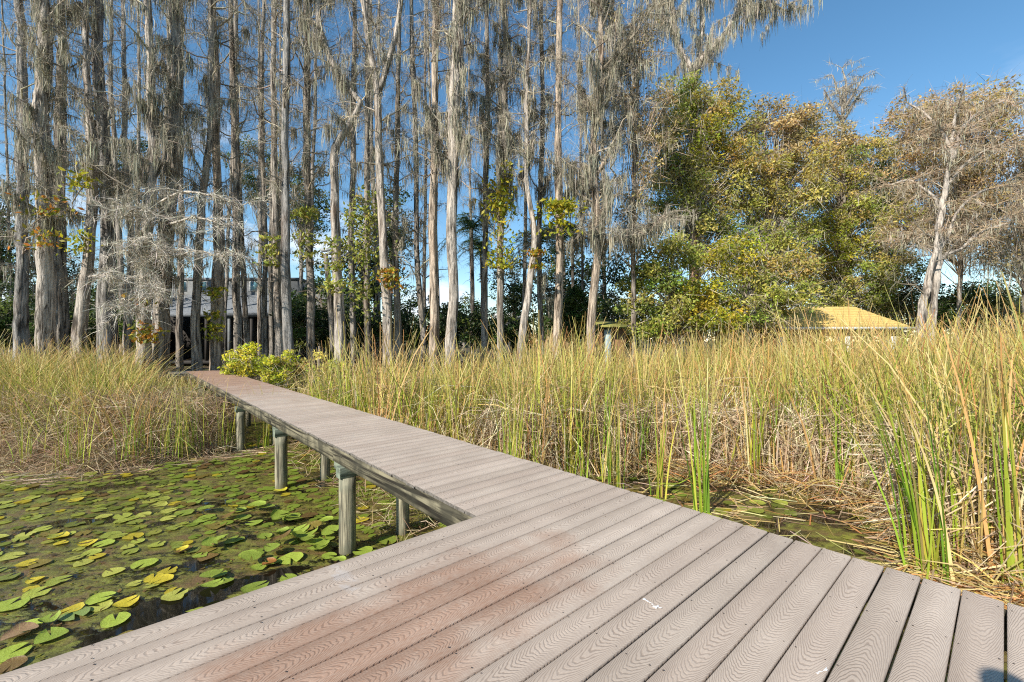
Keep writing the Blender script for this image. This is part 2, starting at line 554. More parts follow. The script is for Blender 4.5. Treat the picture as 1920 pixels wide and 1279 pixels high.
def screws(g, p0, p1, s, joists):
    for p in joists:
        for ds in (-0.05, 0.05):
            x, y = ps(p + RNG.normal(0, 0.008), s + ds + RNG.normal(0, 0.004))
            r = 0.0034 * RNG.uniform(0.8, 1.25)
            th = np.linspace(0, 2 * np.pi, 6, endpoint=False)
            V = np.stack([x + r * np.cos(th), y + r * np.sin(th), np.full(6, DECK_Z + 0.0032)], 1)
            g.add(V, [[0, 1, 2, 3], [0, 3, 4, 5]])


plat = empty('dock_platform', (*ps(0.7, 0.5), 0))
tag(plat, 'taupe composite dock platform in the foreground with rusty red stain', 'platform')
plat_inv = Matrix.Translation((-plat.location.x, -plat.location.y, 0))


def adopt(o, parent):
    """parent while keeping the world place"""
    o.parent = parent
    o.matrix_parent_inverse = parent.matrix_basis.inverted()
    return o


mp_ = board_mesh(P_R - P_MIN, 'platform_board')
gs = Geo()
for k in range(-22, 17):
    s = (k + 0.5) * PITCH
    adopt(lay_board(mp_, (P_R + P_MIN) / 2 + RNG.normal(0, 0.003), s, None), plat)
    screws(gs, P_MIN, P_R, s, [3.05, 2.55, 2.03, 1.5, 0.98, 0.45, -0.1, -0.6, -1.2])
o = gs.obj('screw_heads', M_SCREW); tag(o, kind='stuff'); adopt(o, plat)


def beam(name, p0, p1, s0, s1, z0, z1, mat, parent):
    """a beam filling p0..p1, s0..s1, z0..z1; local x along its longer side"""
    L, Wd = abs(s1 - s0), abs(p1 - p0)
    rz = ANG + math.pi / 2 if L >= Wd else ANG
    a, b = (L, Wd) if L >= Wd else (Wd, L)
    c = 0.004; h = (z1 - z0)
    gg = Geo()
    prof = [(-b / 2, -h / 2 + c), (-b / 2, h / 2 - c), (-b / 2 + c, h / 2), (b / 2 - c, h / 2), (b / 2, h / 2 - c), (b / 2, -h / 2 + c), (b / 2 - c, -h / 2), (-b / 2 + c, -h / 2)]
    V = np.array([[x, y, z] for x in (-a / 2, a / 2) for y, z in prof])
    q = [[k, k + 8, (k + 1) % 8 + 8, (k + 1) % 8] for k in range(8)]
    gg.add(V, q)
    gg.add(V[:8], [[7, 0, 1, 2], [7, 2, 3, 6], [6, 3, 4, 5]]); gg.add(V[8:], [[7, 0, 1, 2], [7, 2, 3, 6], [6, 3, 4, 5]])
    oo = gg.obj(name, mat)
    x, y = ps((p0 + p1) / 2, (s0 + s1) / 2)
    oo.location = (x, y, (z0 + z1) / 2); oo.rotation_euler = (0, 0, rz)
    return adopt(oo, parent)


def post(p, s, d, zt, parent, zb=-0.8):
    gg = Geo()
    zz = np.linspace(zb, zt, 14)
    rr = d / 2 * (1 + RNG.normal(0, 0.012, 14))
    ph = RNG.uniform(0, 6)
    add_tube(gg, np.stack([np.zeros(14), np.zeros(14), zz], 1), rr, 18, flute=lambda th, t: 1 + 0.02 * np.sin(3 * th + ph) + 0.012 * np.sin(7 * th + ph * 2 + t * 3))
    oo = gg.obj('post', M_POST, smooth=True)
    x, y = ps(p, s)
    oo.location = (x, y, 0); oo.rotation_euler = (RNG.normal(0, 0.006), RNG.normal(0, 0.006), 0)
    return adopt(oo, parent)


ST_T = DECK_Z - 0.026
ST_B = ST_T - 0.184
# platform frame
beam('rim_joist', P_MIN + 0.03, P_L - 0.04, 17 * PITCH - 0.05, 17 * PITCH - 0.012, ST_B, ST_T, M_STRINGER, plat)
beam('rim_joist', P_R - 0.05, P_R - 0.012, -3.1, 17 * PITCH - 0.06, ST_B, ST_T, M_STRINGER, plat)
for p in (2.03, 0.98, -0.1, -1.2):
    beam('joist', p - 0.019, p + 0.019, -3.1, 17 * PITCH - 0.06, ST_B, ST_T - 0.001, M_STRINGER, plat)
for p, s in ((-1.4, 2.2), (0.6, 2.2), (2.85, 2.2), (2.85, -0.6), (0.6, -0.6), (-1.4, -0.6), (-1.4, -2.8), (0.6, -2.8), (2.85, -2.8)):
    post(p, s, 0.2, ST_B, plat)

walk = empty('boardwalk', (*ps(2.5, 10), 0))
tag(walk, 'long narrow boardwalk of composite boards running from platform to the trees', 'boardwalk')
mw_ = board_mesh(P_R - P_L + 0.01, 'walkway_board')
gs = Geo()
NB = 152
for k in range(17, NB):
    s = (k + 0.5) * PITCH
    adopt(lay_board(mw_, (P_R + P_L) / 2 + RNG.normal(0, 0.004), s, None), walk)
    if k < 70: screws(gs, P_L, P_R, s, [3.05, 2.5, 1.95])
o = gs.obj('screw_heads', M_SCREW); tag(o, kind='stuff'); adopt(o, walk)
S_END = NB * PITCH
cuts = [17 * PITCH + 0.004, 5.38, 8.37, 11.9, 15.1, 18.4, S_END - 0.01]
for a, b in zip(cuts[:-1], cuts[1:]):
    dz = RNG.normal(0, 0.003)
    beam('stringer', P_L + 0.012, P_L + 0.05, a + 0.003, b - 0.003, ST_B + dz, ST_T - 0.002, M_STRINGER, walk)
    beam('stringer', P_R - 0.05, P_R - 0.012, a + 0.003, b - 0.003, ST_B, ST_T - 0.002, M_STRINGER, walk)
beam('stringer', 2.477, 2.515, cuts[0], S_END - 0.02, ST_B + 0.01, ST_T - 0.003, M_STRINGER, walk)
for s in (5.09, 7.98, 11.35, 14.5, 17.8, 21.2):
    beam('cap_beam', 1.835, 2.95, s - 0.066, s + 0.066, ST_B - 0.13, ST_B - 0.004, M_BEAM, walk)
    post(1.945, s, 0.19, ST_B - 0.131, walk)
    post(2.66, s + 0.02, 0.165, ST_B - 0.131, walk)
# short blocking behind each splice
for s in (5.34, 8.33):
    beam('splice_block', P_L + 0.052, P_L + 0.09, s - 0.2, s + 0.12, ST_B - 0.11, ST_B - 0.005 + 0.1, M_BEAM, walk)

# the old lower landing beyond the end of the walkway
land = empty('landing', (*ps(1.7, 24.4), 0))
tag(land, 'low weathered grey landing in shade beyond the end of the boardwalk', 'landing')
M_OLD = mat_wood('old_grey_plank', lin(80, 74, 66), lin(150, 142, 130), lin(100, 98, 90), 1.2, 18, 'x')
for k in range(24):
    beam('plank', 0.4, 2.5, S_END + 0.35 + k * 0.155, S_END + 0.49 + k * 0.155, DECK_Z - 0.22, DECK_Z - 0.185, M_OLD, land)
for pp in (0.6, 2.3):
    beam('joist', pp, pp + 0.05, S_END + 0.3, S_END + 4.1, DECK_Z - 0.36, DECK_Z - 0.222, M_OLD, land)
    for sq in (0.6, 2.2, 3.8):
        post(pp + 0.02, S_END + sq, 0.14, DECK_Z - 0.36, land, -0.3)


# bird droppings on the boards
def splat(p, s, blobs, label, name='bird_dropping'):
    gg = Geo()
    for k, (dx, dy, r, st, an) in enumerate(blobs):
        th = np.linspace(0, 2 * np.pi, 14, endpoint=False)
        rr = r * (1 + 0.35 * np.sin(3 * th + dx * 90) + 0.2 * np.sin(5 * th + dy * 50))
        a, b = rr * np.cos(th) * st, rr * np.sin(th) / st
        ca, sa = math.cos(an), math.sin(an)
        zt = 0.0036 + 0.0004 * k
        V = np.concatenate([[[dx, dy, zt + 0.0012]], np.stack([dx + a * ca - b * sa, dy + a * sa + b * ca, np.full(14, zt)], 1)])
        gg.add(V, tris=[[0, i + 1, (i + 1) % 14 + 1] for i in range(14)])
    oo = gg.obj(name, M_WHITE)
    x, y = ps(p, s)
    oo.location = (x, y, DECK_Z)
    tag(oo, label, 'bird dropping')
    return oo


p_, s_ = deck_pt(1222, 1135)
splat(p_, s_, [(-0.02, 0.035, 0.010, 1.5, 2.2), (-0.005, 0.012, 0.007, 2.4, 2.4), (0.012, -0.022, 0.012, 1.3, 0.4), (0.028, -0.028, 0.006, 1.8, 2.6), (0.0, -0.008, 0.003, 2, 2.3)], 'small white bird dropping in the middle of the platform boards')
p_, s_ = deck_pt(1548, 1258)
splat(p_, s_, [(0, 0, 0.008, 1.6, 0.6), (-0.03, -0.012, 0.006, 1.9, 0.2), (-0.045, -0.02, 0.004, 1.2, 2.2)], 'tiny white bird dropping near the front edge of the photo on a seam')

# ------------------------------------------------------------------ trees
def spline(ctrl, n):
    c = np.asarray(ctrl, float)
    d = np.concatenate([[0], np.cumsum(np.linalg.norm(np.diff(c[:, :3], axis=0), axis=1))])
    t = np.linspace(0, d[-1], n)
    m = np.gradient(c, d, axis=0) if len(c) > 2 else np.repeat(((c[1] - c[0]) / d[-1])[None], 2, 0)
    k = np.clip(np.searchsorted(d, t, 'right') - 1, 0, len(c) - 2)
    h = (d[k + 1] - d[k])[:, None]; x = ((t - d[k])[:, None]) / h
    h00 = 2 * x**3 - 3 * x**2 + 1; h10 = x**3 - 2 * x**2 + x; h01 = -2 * x**3 + 3 * x**2; h11 = x**3 - x**2
    return h00 * c[k] + h10 * h * m[k] + h01 * c[k + 1] + h11 * h * m[k + 1]


MOSS_PAL = [lin(172, 166, 146), lin(152, 146, 130), lin(190, 182, 160), lin(132, 128, 114)]
TWIG_PAL = [lin(168, 158, 140), lin(146, 136, 120), lin(190, 178, 156), lin(124, 114, 102)]
SILVER = [lin(208, 200, 186), lin(186, 178, 164), lin(222, 214, 198), lin(164, 156, 142)]


def moss_strands(g, roots, rng, lmin, lmax, pal=MOSS_PAL, w=(0.012, 0.034)):
    N = len(roots)
    if not N: return
    L = lmin * 0.6 + (lmax * 0.66 - lmin * 0.6) * rng.random(N) ** 2.4
    K = 3
    t = np.linspace(0, 1, K)[None, :, None]
    sw = rng.normal(0, 0.07, (N, 1, 3)) * L[:, None, None]; sw[..., 2] = 0
    P = roots[:, None] + np.array([0, 0, -1.0]) * (L[:, None, None] * t) + sw * np.sin(t * 3 + rng.uniform(0, 6, (N, 1, 1)))
    W = rng.uniform(*w, N)[:, None] * np.array([0.6, 1.0, 0.15])[None] * rng.uniform(0.7, 1.3, (N, K))
    az = rng.uniform(0, np.pi, N)
    side = np.stack([np.cos(az), np.sin(az), np.zeros(N)], 1)
    ribbons(g, P, W, side, mixcol(rng, N, pal))


def twig_ribbons(g, S, D, L, w0, rng, pal=TWIG_PAL, droop=0.0, K=3):
    N = len(S)
    if not N: return S
    t = np.linspace(0, 1, K)[None, :, None]
    bend = rng.normal(0, 0.22, (N, 1, 3)); bend[..., 2] -= droop
    P = S[:, None] + L[:, None, None] * (D[:, None] * t + bend * t**2)
    W = (w0 * np.ones(N))[:, None] * np.linspace(1.0, 0.25, K)[None]
    side = unit(np.cross(D, rng.normal(size=(N, 3))))
    ribbons(g, P, W, side, mixcol(rng, N, pal))
    return P


def limb_set(gb, gm, path, rad, rng, nb, zlo, zhi, lr, moss, mlen, twigs=14, droop=0.15, az=None, up=0.25, mpal=MOSS_PAL, tpal=TWIG_PAL, bw=0.015):
    """branches off a trunk with twigs and hanging moss"""
    zz = path[:, 2]
    ends = []
    for b in range(nb):
        z = rng.uniform(zlo, zhi)
        k = int(np.clip(np.searchsorted(zz, z), 1, len(zz) - 1))
        base = path[k] + 0
        a = rng.uniform(0, 2 * np.pi) if az is None else rng.normal(*az)
        L = rng.uniform(*lr)
        d = np.array([math.cos(a), math.sin(a), rng.normal(up, 0.45)])
        n = 6
        t = np.linspace(0, 1, n)[:, None]
        wob = np.cumsum(rng.normal(0, 0.085, (n, 3)), 0) * L; wob[0] = 0
        P = base + d * L * t + wob + np.array([0, 0, -1]) * (droop * L * t**2)
        r0 = min(rad[k] * 0.45, 0.013 + 0.016 * L)
        add_tube(gb, P, np.linspace(r0, 0.004, n), 5, mixcol(rng, 1, tpal)[0], cap=False)
        # twigs
        nt = int(twigs * 1.5 * L)
        if nt:
            u = rng.uniform(0.15, 1, nt)
            S = np.stack([np.interp(u, t[:, 0], P[:, q]) for q in range(3)], 1)
            D = unit(d[None] * 0.6 + rng.normal(0, 0.65, (nt, 3)) + np.array([0, 0, 0.15]))
            Lt = rng.uniform(0.2, 0.75, nt) * min(1.3, 0.5 + 0.35 * L)
            TP = twig_ribbons(gb, S, D, Lt, bw * 0.7, rng, tpal, droop * 0.8)
            n3 = nt * 4
            ii = rng.integers(0, nt, n3)
            D3 = unit(D[ii] * 0.7 + rng.normal(0, 0.6, (n3, 3)))
            fr = rng.uniform(0.3, 1, n3)[:, None]
            S3 = TP[ii, 0] * (1 - fr) + TP[ii, 2] * fr
            twig_ribbons(gb, S3, D3, rng.uniform(0.12, 0.42, n3), bw * 0.55, rng, tpal, droop, 2)
            ends.append(TP[:, 2])
        ms = int(moss * L * (0.95 if moss >= 60 else 0.55) * rng.choice([0.05, 0.3, 0.9, 2.4]))
        if ms:
            u = rng.uniform(0.05, 1, ms)
            cl = rng.uniform(0.1, 1, 4)
            u = np.clip(cl[rng.integers(0, 4, ms)] + rng.normal(0, 0.05, ms), 0.02, 1)
            R = np.stack([np.interp(u, t[:, 0], P[:, q]) for q in range(3)], 1) + rng.normal(0, 0.05, (ms, 3))
            moss_strands(gm, R, rng, 0.25, mlen, mpal)
    return np.concatenate(ends) if ends else np.zeros((0, 3))


def trunk_from(ctrl, Y, rng, top_pad=True, n=44, flare=1.0):
    """control points (u, v, width px) in the photograph at depth Y -> path, radii"""
    pts = []
    for u, v, w in ctrl:
        q = at(u, v, Y)
        pts.append([q[0], Y, q[2], w * 0.75 * Y / F / 2])
    b = pts[0]
    zg = float(gz(b[0], Y)) - 0.25
    pts.insert(0, [b[0] - (pts[1][0] - b[0]) * 0.05, Y, zg, b[3] * (1.12 * flare)])
    c = spline(np.array(pts), n)
    wob = np.cumsum(rng.normal(0, 0.02, (n, 2)), 0)
    c[:, 1] += wob[:, 1] * 1.5; c[:, 0] += wob[:, 0] * 0.6
    return c[:, :3], np.maximum(c[:, 3], 0.02)


def fluter(rng, amt=0.1):
    p = rng.uniform(0, 6.28, 6)
    return lambda th, t: 1 + amt * np.sin(4 * th + p[0] + 3 * t) * (1.2 - t * 0.7) + amt * 0.6 * np.sin(7 * th + p[1] - 6 * t) + amt * 0.45 * np.sin(2 * th + p[2] + 14 * t) + amt * 0.3 * np.sin(11 * th + 31 * t + p[3])


def cypress(label, ctrl, Y, seed, tone=(1, 1, 1), nb=34, zlo=4.0, lr=(0.5, 1.7), moss=26, mlen=1.3, twigs=14, up=0.65, group='cypress trees on the shore', name='cypress_tree', extra=None, flare=1.0, trunk_moss=90):
    rng = np.random.default_rng(seed)
    path, rad = trunk_from(ctrl, Y, rng, flare=flare)
    base = path[0].copy(); base[2] += 0.25
    root = empty(name, base)
    tag(root, label, 'tree', group)
    gt = Geo(); gb = Geo(); gm = Geo()
    add_tube(gt, path - base, rad, 16, flute=fluter(rng))
    pl = path - base
    ztop = pl[-1, 2]
    limb_set(gb, gm, pl, rad, rng, nb, zlo, ztop, lr, moss, mlen, twigs, up=up)
    if trunk_moss:
        k = rng.integers(int(len(pl) * 0.5), len(pl), trunk_moss)
        a = rng.uniform(0, 6.28, trunk_moss)
        R = pl[k] + np.stack([np.cos(a), np.sin(a), np.zeros(trunk_moss)], 1) * (rad[k][:, None] + rng.uniform(0.0, 0.15, (trunk_moss, 1))) + np.stack([np.zeros(trunk_moss)] * 2 + [rng.uniform(-.3, .3, trunk_moss)], 1)
        moss_strands(gm, R, rng, 0.3, mlen)
    if extra: extra(gt, gb, gm, rng, base)
    t = gt.obj('trunk', M_BARK, root, True); t.color = (*tone, 1)
    tag(gb.obj('branches', M_TWIG, root), kind='stuff')
    if gm.n: tag(gm.obj('moss', M_MOSS, root), kind='stuff')
    return root


def limb_extra(specs, Y, moss=60, mlen=1.3, twigs=14, nb=7, lr=(0.4, 1.2), droop=0.2, bark=True, tp=None):
    """thick limbs drawn by control points, each carrying side branches and moss"""
    tp = tp or TWIG_PAL

    def f(gt, gb, gm, rng, base):
        for ctrl in specs:
            pts = []
            for u, v, w, dy in ctrl:
                q = at(u, v, Y + dy)
                pts.append([q[0], q[1], q[2], w * Y / F / 2])
            c = spline(np.array(pts), 14)
            P = c[:, :3] - base
            P += np.cumsum(rng.normal(0, 0.012, P.shape), 0)
            R = np.maximum(c[:, 3], 0.012)
            add_tube(gt if bark else gb, P, R, 9, TWIG_PAL[0], flute=fluter(rng, 0.07))
            for b in range(nb):
                k = rng.integers(2, 14)
                a = rng.uniform(0, 6.28); L = rng.uniform(*lr)
                d = np.array([math.cos(a), math.sin(a), rng.normal(0.2, 0.3)])
                t = np.linspace(0, 1, 5)[:, None]
                BP = P[k] + d * L * t + np.array([0, 0, -1]) * droop * L * t**2
                add_tube(gb, BP, np.linspace(min(R[k] * 0.6, 0.03), 0.004, 5), 4, tp[1], cap=False)
                nt = int(twigs * L)
                S = BP[rng.integers(1, 5, nt)] + rng.normal(0, 0.03, (nt, 3))
                D = unit(d[None] * 0.6 + rng.normal(0, 0.6, (nt, 3)))
                twig_ribbons(gb, S, D, rng.uniform(0.2, 0.6, nt), 0.014, rng, tp, droop=droop)
                nm = int(moss * L * 0.5)
                moss_strands(gm, BP[rng.integers(1, 5, nm)] + rng.normal(0, 0.06, (nm, 3)), rng, 0.25, mlen)
            nm = int(moss * np.linalg.norm(P[-1] - P[0]))
            u = rng.uniform(0, 13, nm)
            Rt = np.stack([np.interp(u, np.arange(14), P[:, q]) for q in range(3)], 1) + rng.normal(0, 0.05, (nm, 3))
            moss_strands(gm, Rt, rng, 0.25, mlen)
    return f


T_LIGHT = (1.25, 1.2, 1.15); T_MID = (1.0, 0.97, 0.93); T_DARK = (0.85, 0.82, 0.78); T_TAN = (1.3, 1.15, 1.0); T_GREY = (0.85, 0.87, 0.9)
VINES = []

# --- front row, left to right
cypress('dark grey straight cypress, leftmost of the front row', [(38, 655, 30), (40, 500, 25), (34, 300, 22), (28, 0, 16), (26, -80, 13)], 19, 101, T_GREY, nb=40, moss=34)
cypress('wide pale cypress with ragged bark, second from the left edge', [(80, 655, 42), (78, 500, 33), (76, 300, 30), (84, 120, 26), (80, -80, 20)], 18, 102, T_LIGHT, nb=60, zlo=6.5, moss=90, mlen=1.9, trunk_moss=300)
cypress('shadowed cypress crowded behind the wide pale trunk', [(120, 650, 28), (112, 400, 25), (116, 150, 19), (110, -60, 14)], 20, 103, T_DARK, nb=44, moss=60)
cypress('slim pale cypress leaning right then left, beside the big grey trunk', [(146, 655, 28), (160, 440, 20), (166, 290, 18), (150, 150, 14), (134, -60, 10)], 18, 104, T_LIGHT, nb=44, zlo=6, moss=70, mlen=1.7)
cypress('big straight grey cypress left of the bare fallen branches', [(196, 655, 37), (203, 450, 28), (199, 250, 24), (188, 60, 20), (186, -70, 15)], 19, 105, T_GREY, nb=40, zlo=8, moss=40, mlen=1.3)
cypress('thin whitish cypress rising behind the big grey trunk', [(240, 640, 16), (246, 480, 14), (238, 250, 11), (231, -60, 8)], 22, 106, T_LIGHT, nb=34, moss=40)
cypress('left stem of the thick moss-wrapped cypress pair by the fallen branches', [(268, 660, 27), (275, 500, 22), (284, 320, 20), (282, 120, 17), (274, -70, 12)], 17.6, 107, T_LIGHT, nb=50, zlo=4, moss=85, mlen=1.8, trunk_moss=260)
cypress('right stem of the thick moss-wrapped cypress pair', [(297, 660, 32), (300, 480, 27), (316, 300, 26), (322, 100, 22), (318, -80, 17)], 18.2, 108, T_MID, nb=60, zlo=4, moss=95, mlen=1.9, trunk_moss=320)
cypress('cypress standing right at the end of the boardwalk', [(368, 690, 22), (367, 560, 18), (370, 450, 16), (386, 250, 13), (392, -60, 9)], 19, 109, T_MID, nb=44, zlo=4, moss=55, mlen=1.5)
cypress('tall straight tan cypress wrapped with yellow vine behind the boardwalk end', [(406, 650, 29), (410, 480, 26), (404, 300, 18), (401, 100, 15), (399, -70, 12)], 20, 110, T_TAN, nb=40, zlo=6, moss=36)
cypress('leaning brown cypress right of the vine-wrapped tan trunk', [(446, 648, 19), (444, 500, 17), (440, 300, 15), (434, 100, 12), (430, -60, 9)], 21, 111, T_MID, nb=40, zlo=5, moss=46)
cypress('slender dark cypress close beside the leaning brown trunk', [(462, 645, 13), (454, 480, 13), (446, 260, 11), (444, -60, 8)], 22.5, 112, T_DARK, nb=34, moss=34)
cypress('thin dark cypress left of the twin grey trunks', [(494, 645, 13), (495, 420, 11), (490, 200, 9), (492, -60, 7)], 23, 113, T_DARK, nb=34, moss=24)
cypress('left one of the twin grey trunks with hanging vines', [(526, 650, 24), (522, 480, 19), (516, 300, 14), (515, 100, 12), (514, -60, 10)], 20, 114, T_MID, nb=34, zlo=7, moss=24)
cypress('right one of the twin grey trunks, straight and tall', [(544, 655, 25), (540, 480, 21), (538, 300, 17), (540, 100, 16), (540, -70, 12)], 19, 115, T_GREY, nb=40, zlo=8, moss=34)
cypress('dark straight cypress with moss collar right of the twin trunks', [(583, 650, 21), (582, 450, 17), (579, 250, 16), (582, 100, 14), (580, -60, 11)], 21, 116, T_DARK, nb=46, zlo=8, moss=60, mlen=1.5)
cypress('crooked cypress with a sharp elbow and white scar', [(638, 655, 26), (632, 480, 21), (626, 330, 18), (628, 270, 18), (650, 236, 15), (666, 205, 14), (674, 190, 14), (660, 172, 13), (626, 122, 14), (600, 60, 13), (588, -70, 11)], 18.5, 117, T_LIGHT, nb=40, zlo=11, moss=110, mlen=1.8, lr=(0.4, 1.3), trunk_moss=200)
cypress('straight thin cypress behind the crooked elbow trunk', [(664, 645, 14), (658, 450, 14), (661, 200, 12), (660, -60, 9)], 22, 118, T_MID, nb=40, moss=50)
cypress('vine-covered dark cypress between the crooked and the forked trunk', [(690, 645, 16), (690, 400, 13), (690, 200, 11), (689, -60, 8)], 21.5, 119, T_DARK, nb=26, moss=16)
cypress('forked pale cypress with a climbing vine stem', [(727, 655, 27), (720, 480, 21), (710, 300, 18), (708, 170, 16), (694, 80, 12), (680, -70, 9)], 19, 120, T_LIGHT, nb=34, zlo=9, moss=55, mlen=1.5,
        extra=limb_extra([[(708, 172, 12, 0), (726, 120, 10, .1), (742, 60, 9, .2), (752, 0, 8, .3), (760, -60, 6, .3)]], 19, 110, 1.3))
cypress('dark slim cypress right behind the forked trunk', [(746, 648, 17), (742, 450, 14), (748, 220, 11), (750, -60, 8)], 21, 121, T_DARK, nb=36, moss=34)
cypress('lean dark cypress leaning left between the forked and the smooth pale trunk', [(796, 645, 14), (784, 480, 12), (784, 260, 11), (776, 100, 10), (772, -60, 8)], 21.5, 122, T_DARK, nb=40, moss=40)
cypress('smooth pale cypress with a burl, in the middle of the photo', [(814, 655, 25), (811, 520, 20), (808, 430, 20), (810, 300, 16), (812, 120, 15), (812, -70, 13)], 18.5, 123, T_TAN, nb=34, zlo=8.5, moss=30)
cypress('broad pale cypress with twisted lower trunk and heavy moss above', [(846, 665, 27), (852, 560, 25), (850, 470, 26), (852, 330, 26), (854, 200, 29), (862, 60, 27), (862, -80, 20)], 17.8, 124, T_LIGHT, nb=70, zlo=8.5, moss=120, mlen=1.9, trunk_moss=420)
cypress('dark cypress with a moss shroud right of the broad pale trunk', [(913, 645, 15), (914, 480, 13), (917, 300, 13), (920, 120, 11), (920, -60, 8)], 21, 125, T_DARK, nb=50, zlo=8, moss=80, mlen=1.7)
cypress('moss-draped cypress with leafy vine clump halfway up', [(938, 648, 17), (940, 480, 15), (944, 300, 15), (946, 120, 14), (945, -70, 11)], 19.5, 126, T_MID, nb=64, zlo=8, moss=110, mlen=1.9, trunk_moss=200)
cypress('thin whitish cypress leaning right between vine-clad trunks', [(978, 655, 19), (996, 520, 16), (1004, 440, 15), (992, 360, 12), (988, 220, 10), (996, -60, 7)], 18.5, 127, T_LIGHT, nb=44, zlo=8, moss=60, mlen=1.6)
cypress('dark stem in the shade behind the leaning whitish cypress', [(1014, 645, 14), (1012, 450, 12), (1018, 250, 11), (1014, -60, 8)], 21.5, 128, T_DARK, nb=50, moss=70, mlen=1.7)
cypress('tall straight pinkish cypress with vine bunch below eye-catching bare top', [(1044, 652, 21), (1048, 500, 18), (1047, 300, 16), (1051, 120, 15), (1050, -70, 13)], 19, 129, T_TAN, nb=34, zlo=8, moss=46, mlen=1.4)
cypress('curved tan cypress with a bare limb reaching right', [(1110, 655, 22), (1114, 540, 19), (1121, 470, 19), (1116, 390, 17), (1112, 260, 15), (1124, 100, 13), (1120, -70, 10)], 19, 130, T_TAN, nb=90, zlo=6, moss=100, mlen=1.9, lr=(0.8, 2.6), trunk_moss=150,
        extra=limb_extra([[(1122, 458, 9, 0), (1150, 450, 7, -.2), (1185, 438, 6, -.3), (1220, 425, 4, -.4), (1258, 398, 3, -.5)],
                          [(1118, 330, 8, 0), (1150, 270, 7, .3), (1180, 190, 6, .5), (1200, 80, 5, .6)],
                          [(1115, 230, 8, 0), (1160, 140, 7, .5), (1190, 30, 5, .8)]], 19, 60, 1.5, nb=40, lr=(0.5, 2.1), twigs=40))
# dead mossy giant behind the leafy trees
cypress('pale-forked dead tree with mossy arms above the leafy trees', [(1300, 400, 22), (1302, 250, 18), (1302, 130, 17)], 25, 131, T_LIGHT, nb=4, zlo=14, moss=10,
        extra=limb_extra([[(1302, 135, 12, 0), (1282, 105, 8, 0), (1268, 60, 7, .2), (1262, 0, 6, .3), (1258, -60, 5, .3)],
                          [(1302, 135, 13, 0), (1320, 105, 9, 0), (1348, 75, 8, -.3), (1380, 20, 7, -.4), (1400, -30, 6, -.5)],
                          [(1310, 125, 7, 0), (1316, 60, 6, .2), (1318, -40, 5, .3)],
                          [(1380, 20, 5, -.4), (1420, 10, 5, -.4), (1455, 12, 4, -.4), (1478, 22, 2, -.4)],
                          [(1268, 60, 5, .2), (1240, 20, 4, .2), (1225, -30, 4, .2)]], 25, 190, 2.0, nb=16, lr=(0.5, 2.0), twigs=30), name='dead_tree')
# right-hand pair
right_limbs = limb_extra([[(1785, 300, 9, 0), (1800, 250, 7, .3), (1830, 215, 5, .8), (1880, 190, 4, 1.2)],
                          [(1785, 300, 8, 0), (1770, 250, 6, .5), (1740, 215, 4, 1), (1700, 190, 3, 1.4)],
                          [(1760, 470, 8, 0), (1778, 440, 7, .3), (1795, 400, 5, .6), (1840, 360, 4, .8), (1900, 350, 3, 1)],
                          [(1755, 520, 9, 0), (1772, 478, 8, .2), (1800, 470, 6, .3), (1835, 440, 5, .5), (1900, 420, 3, .7)],
                          [(1768, 400, 6, 0), (1740, 360, 5, .6), (1700, 340, 4, 1.2), (1665, 350, 3, 1.5)],
                          [(1775, 350, 6, 0), (1820, 300, 5, .6), (1880, 270, 4, 1), (1940, 270, 3, 1.3)],
                          [(1758, 450, 5, 0), (1730, 440, 4, .5), (1700, 455, 3, .9)],
                          [(1785, 296, 7, 0), (1788, 230, 5, .6), (1800, 180, 3, 1)],
                          [(1830, 380, 5, .8), (1880, 400, 5, 1), (1940, 420, 4, 1.2)]], 19.5, 26, 1.0, nb=22, lr=(0.5, 1.7), droop=0.2, twigs=44, tp=[lin(184, 162, 136), lin(162, 142, 118), lin(200, 180, 152), lin(142, 124, 104)])
cypress('bare pale trunk with a wide mossy brown crown at the right', [(1745, 655, 20), (1752, 530, 19), (1764, 420, 15), (1778, 340, 11), (1785, 295, 9)], 19.5, 132, T_LIGHT, nb=8, zlo=8.5, moss=20, mlen=0.9, lr=(0.4, 1.0), trunk_moss=0, extra=right_limbs)
cypress('shorter pale stem beside the wide-crowned trunk at the right', [(1727, 655, 18), (1732, 560, 17), (1738, 500, 14), (1748, 460, 8), (1752, 420, 4)], 19.2, 133, T_LIGHT, nb=6, zlo=4, moss=20, mlen=0.8, trunk_moss=0)
cypress('slim mossy-topped tree poking above the leafy crowns', [(1590, 400, 10), (1584, 270, 9), (1582, 220, 7), (1585, 160, 4)], 30, 134, T_MID, nb=8, zlo=13, moss=60, mlen=0.8, lr=(0.4, 1.2),
        extra=limb_extra([[(1582, 235, 5, 0), (1560, 200, 4, 0), (1545, 170, 2, 0)], [(1583, 225, 5, 0), (1605, 190, 4, .2), (1625, 165, 2, .2)], [(1584, 200, 4, 0), (1588, 160, 3, .2), (1580, 130, 2, .2)],
                          [(1582, 215, 4, 0), (1570, 165, 3, .4), (1560, 140, 2, .4)], [(1584, 205, 4, 0), (1610, 160, 3, -.4), (1622, 140, 2, -.4)]], 30, 40, 0.7, nb=12, lr=(0.4, 1.1), twigs=26))

